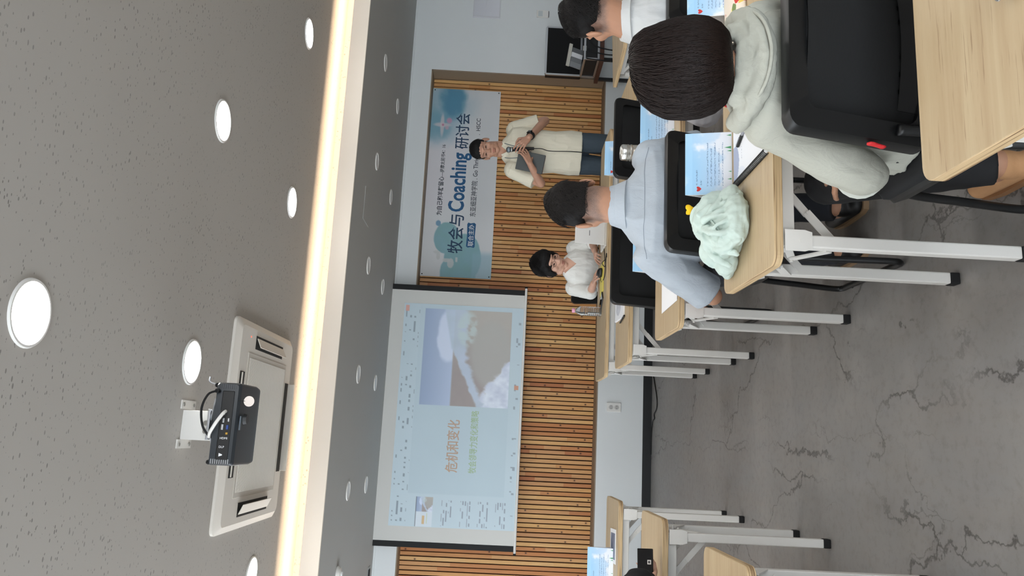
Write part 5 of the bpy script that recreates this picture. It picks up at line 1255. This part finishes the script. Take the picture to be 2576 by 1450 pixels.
# ---------------------------------------------------------------- equipment stand by the wall
M_WAL = mat('dark_walnut', srgb(74,44,32), .5, var=.15, vscale=10)
st = thing('equipment_stand', 'low dark brown stand with black legs against the white wall', 'stand', (3.84, 6.90, 0))
MB().box((-.31,-.24,.595), (.31,.24,.632)).build('top', M_WAL, st, bevel=.003)
for sx in (-.28, .28):
    for y in (-.20, .20): MB().box((sx-.015, y-.015, 0), (sx+.015, y+.015, .595)).build('leg', M_BLACK, st, bevel=.002)
ca = thing('flight_case', 'open aluminium equipment case with black lining on the brown stand', 'case', (3.56, 6.70, .643))
def shell(mb, lo, hi, t_, open_axis):
    x0,y0,z0 = lo; x1,y1,z1 = hi
    mb.box((x0,y0,z0),(x1,y1,z0+t_)) if open_axis == 'z' else mb.box((x0,y1-t_,z0),(x1,y1,z1))
    mb.box((x0,y0,z0),(x0+t_,y1,z1)); mb.box((x1-t_,y0,z0),(x1,y1,z1))
    if open_axis == 'z': mb.box((x0,y0,z0),(x1,y0+t_,z1)); mb.box((x0,y1-t_,z0),(x1,y1,z1))
    else: mb.box((x0,y0,z0),(x1,y1,z0+t_)); mb.box((x0,y0,z1-t_),(x1,y1,z1))
M_CASE = mat('case_black', srgb(16,16,18), .6)
mb = MB(); shell(mb, (0,0,0), (.50,.35,.13), .008, 'z'); mb.build('base', M_CASE, ca, bevel=.001)
mb = MB(); shell(mb, (0,.35,.13), (.50,.43,.475), .008, 'y'); mb.build('lid', M_CASE, ca, bevel=.001)
for a, b in (((0,0,0),(.5,0,0)), ((0,0,.13),(.5,0,.13)), ((0,0,0),(0,0,.13)), ((0,0,0),(0,.35,0)), ((0,0,.13),(0,.35,.13)), ((0,.35,0),(0,.35,.475)), ((0,.35,.475),(.5,.35,.475)), ((.5,.35,.13),(.5,.35,.475)), ((0,.35,.13),(.5,.35,.13)), ((.5,0,0),(.5,0,.13))):
    MB().bar(a, b, .018, .018).build('edge_profile', M_ALU, ca)
for x in (.08, .36): MB().box((x,-.006,.115), (x+.05,.004,.15)).build('latch', M_STEEL, ca, bevel=.002)
MB().box((.20,-.014,.05), (.30,-.004,.066)).build('handle', M_BLACK, ca, bevel=.004)
MB().box((.008,.34,.14), (.492,.37,.467)).build('lining', mat('black_foam', srgb(10,10,11), .95), ca)
pk = thing('document_bundle', 'bundle of grey booklets and papers strapped inside the open case', 'papers', (3.60, 7.0, .785))
Mx_ = Matrix.Rotation(math.radians(18), 4, 'X') @ Matrix.Rotation(math.radians(8), 4, 'Y')
for k, m_ in enumerate((mat('booklet_grey', srgb(150,152,154), .7), mat('booklet_mid', srgb(126,128,130), .7), M_PAPER, mat('booklet_dark', srgb(104,106,108), .7))):
    MB().box((.002+k*.05,-.012,0), (.050+k*.05,.010,.115), 0, Mx_).build('booklet', m_, pk)
MB().box((-.004,-.004,.118), (.235,.010,.150), 0, Mx_).build('cable_wrap', mat('cream_wrap', srgb(214,210,198), .7), pk)
mx = thing('audio_mixer', 'small audio mixer with black leads lying in the open case', 'mixer', (3.58, 6.72, .655))
MB().box((0,0,0), (.44,.28,.05)).build('body', mat('mixer_grey', srgb(60,62,66), .5), mx, bevel=.004)
for k in range(9):
    MB().cyl((.04+k*.045,.08,.05), (.04+k*.045,.08,.066), .010, .008, 12).build('knob', M_PAPER if k % 2 else M_BLACK, mx); MB().box((.036+k*.045,.15,.05), (.046+k*.045,.18,.062)).build('fader', M_WHITEP, mx)
for k, pts in enumerate(([(.04,.05,.06), (-.02,-.03,.10), (-.05,-.06,-.1), (-.03,-.05,-.4), (-.02,-.06,-.69)], [(.12,.03,.06), (.05,-.06,.08), (.0,-.08,-.1), (.03,-.07,-.4), (.02,-.09,-.69)], [(.3,.05,.06), (.25,-.05,.09), (.1,-.07,.04), (.04,-.09,-.2), (.06,-.1,-.69)])):
    MB().tube(bez(pts), .006, 8).build('lead', M_RUB, mx, smooth=True)
# clear plastic bag by the right end of the third table
bgp = thing('plastic_bag', 'translucent plastic bag bulging beside the blue shirt man\'s chair', 'bag', (1.42, 2.98, .70))
g = G('milky_film'); g.P(Base_Color=srgb(206,206,210), Roughness=.35, Alpha=.55); M_FILM = g.m
mb = MB(); mb.ell((0,.05,-.05), (.09,.06,.085)); mb.ell((.03,.05,.01), (.06,.05,.06)); me = remesh(mb, .006, 3); wrinkle(me, .008, 18, (1,1,.6), 2.2); finish(me, 'film', M_FILM, bgp, (0,0,0))
MB().tube(bez([(0,.05,.03), (.0,.06,.07), (.03,.07,.075), (.04,.06,.04)]), .005, 8, flat=.4).build('handle', M_FILM, bgp, smooth=True)
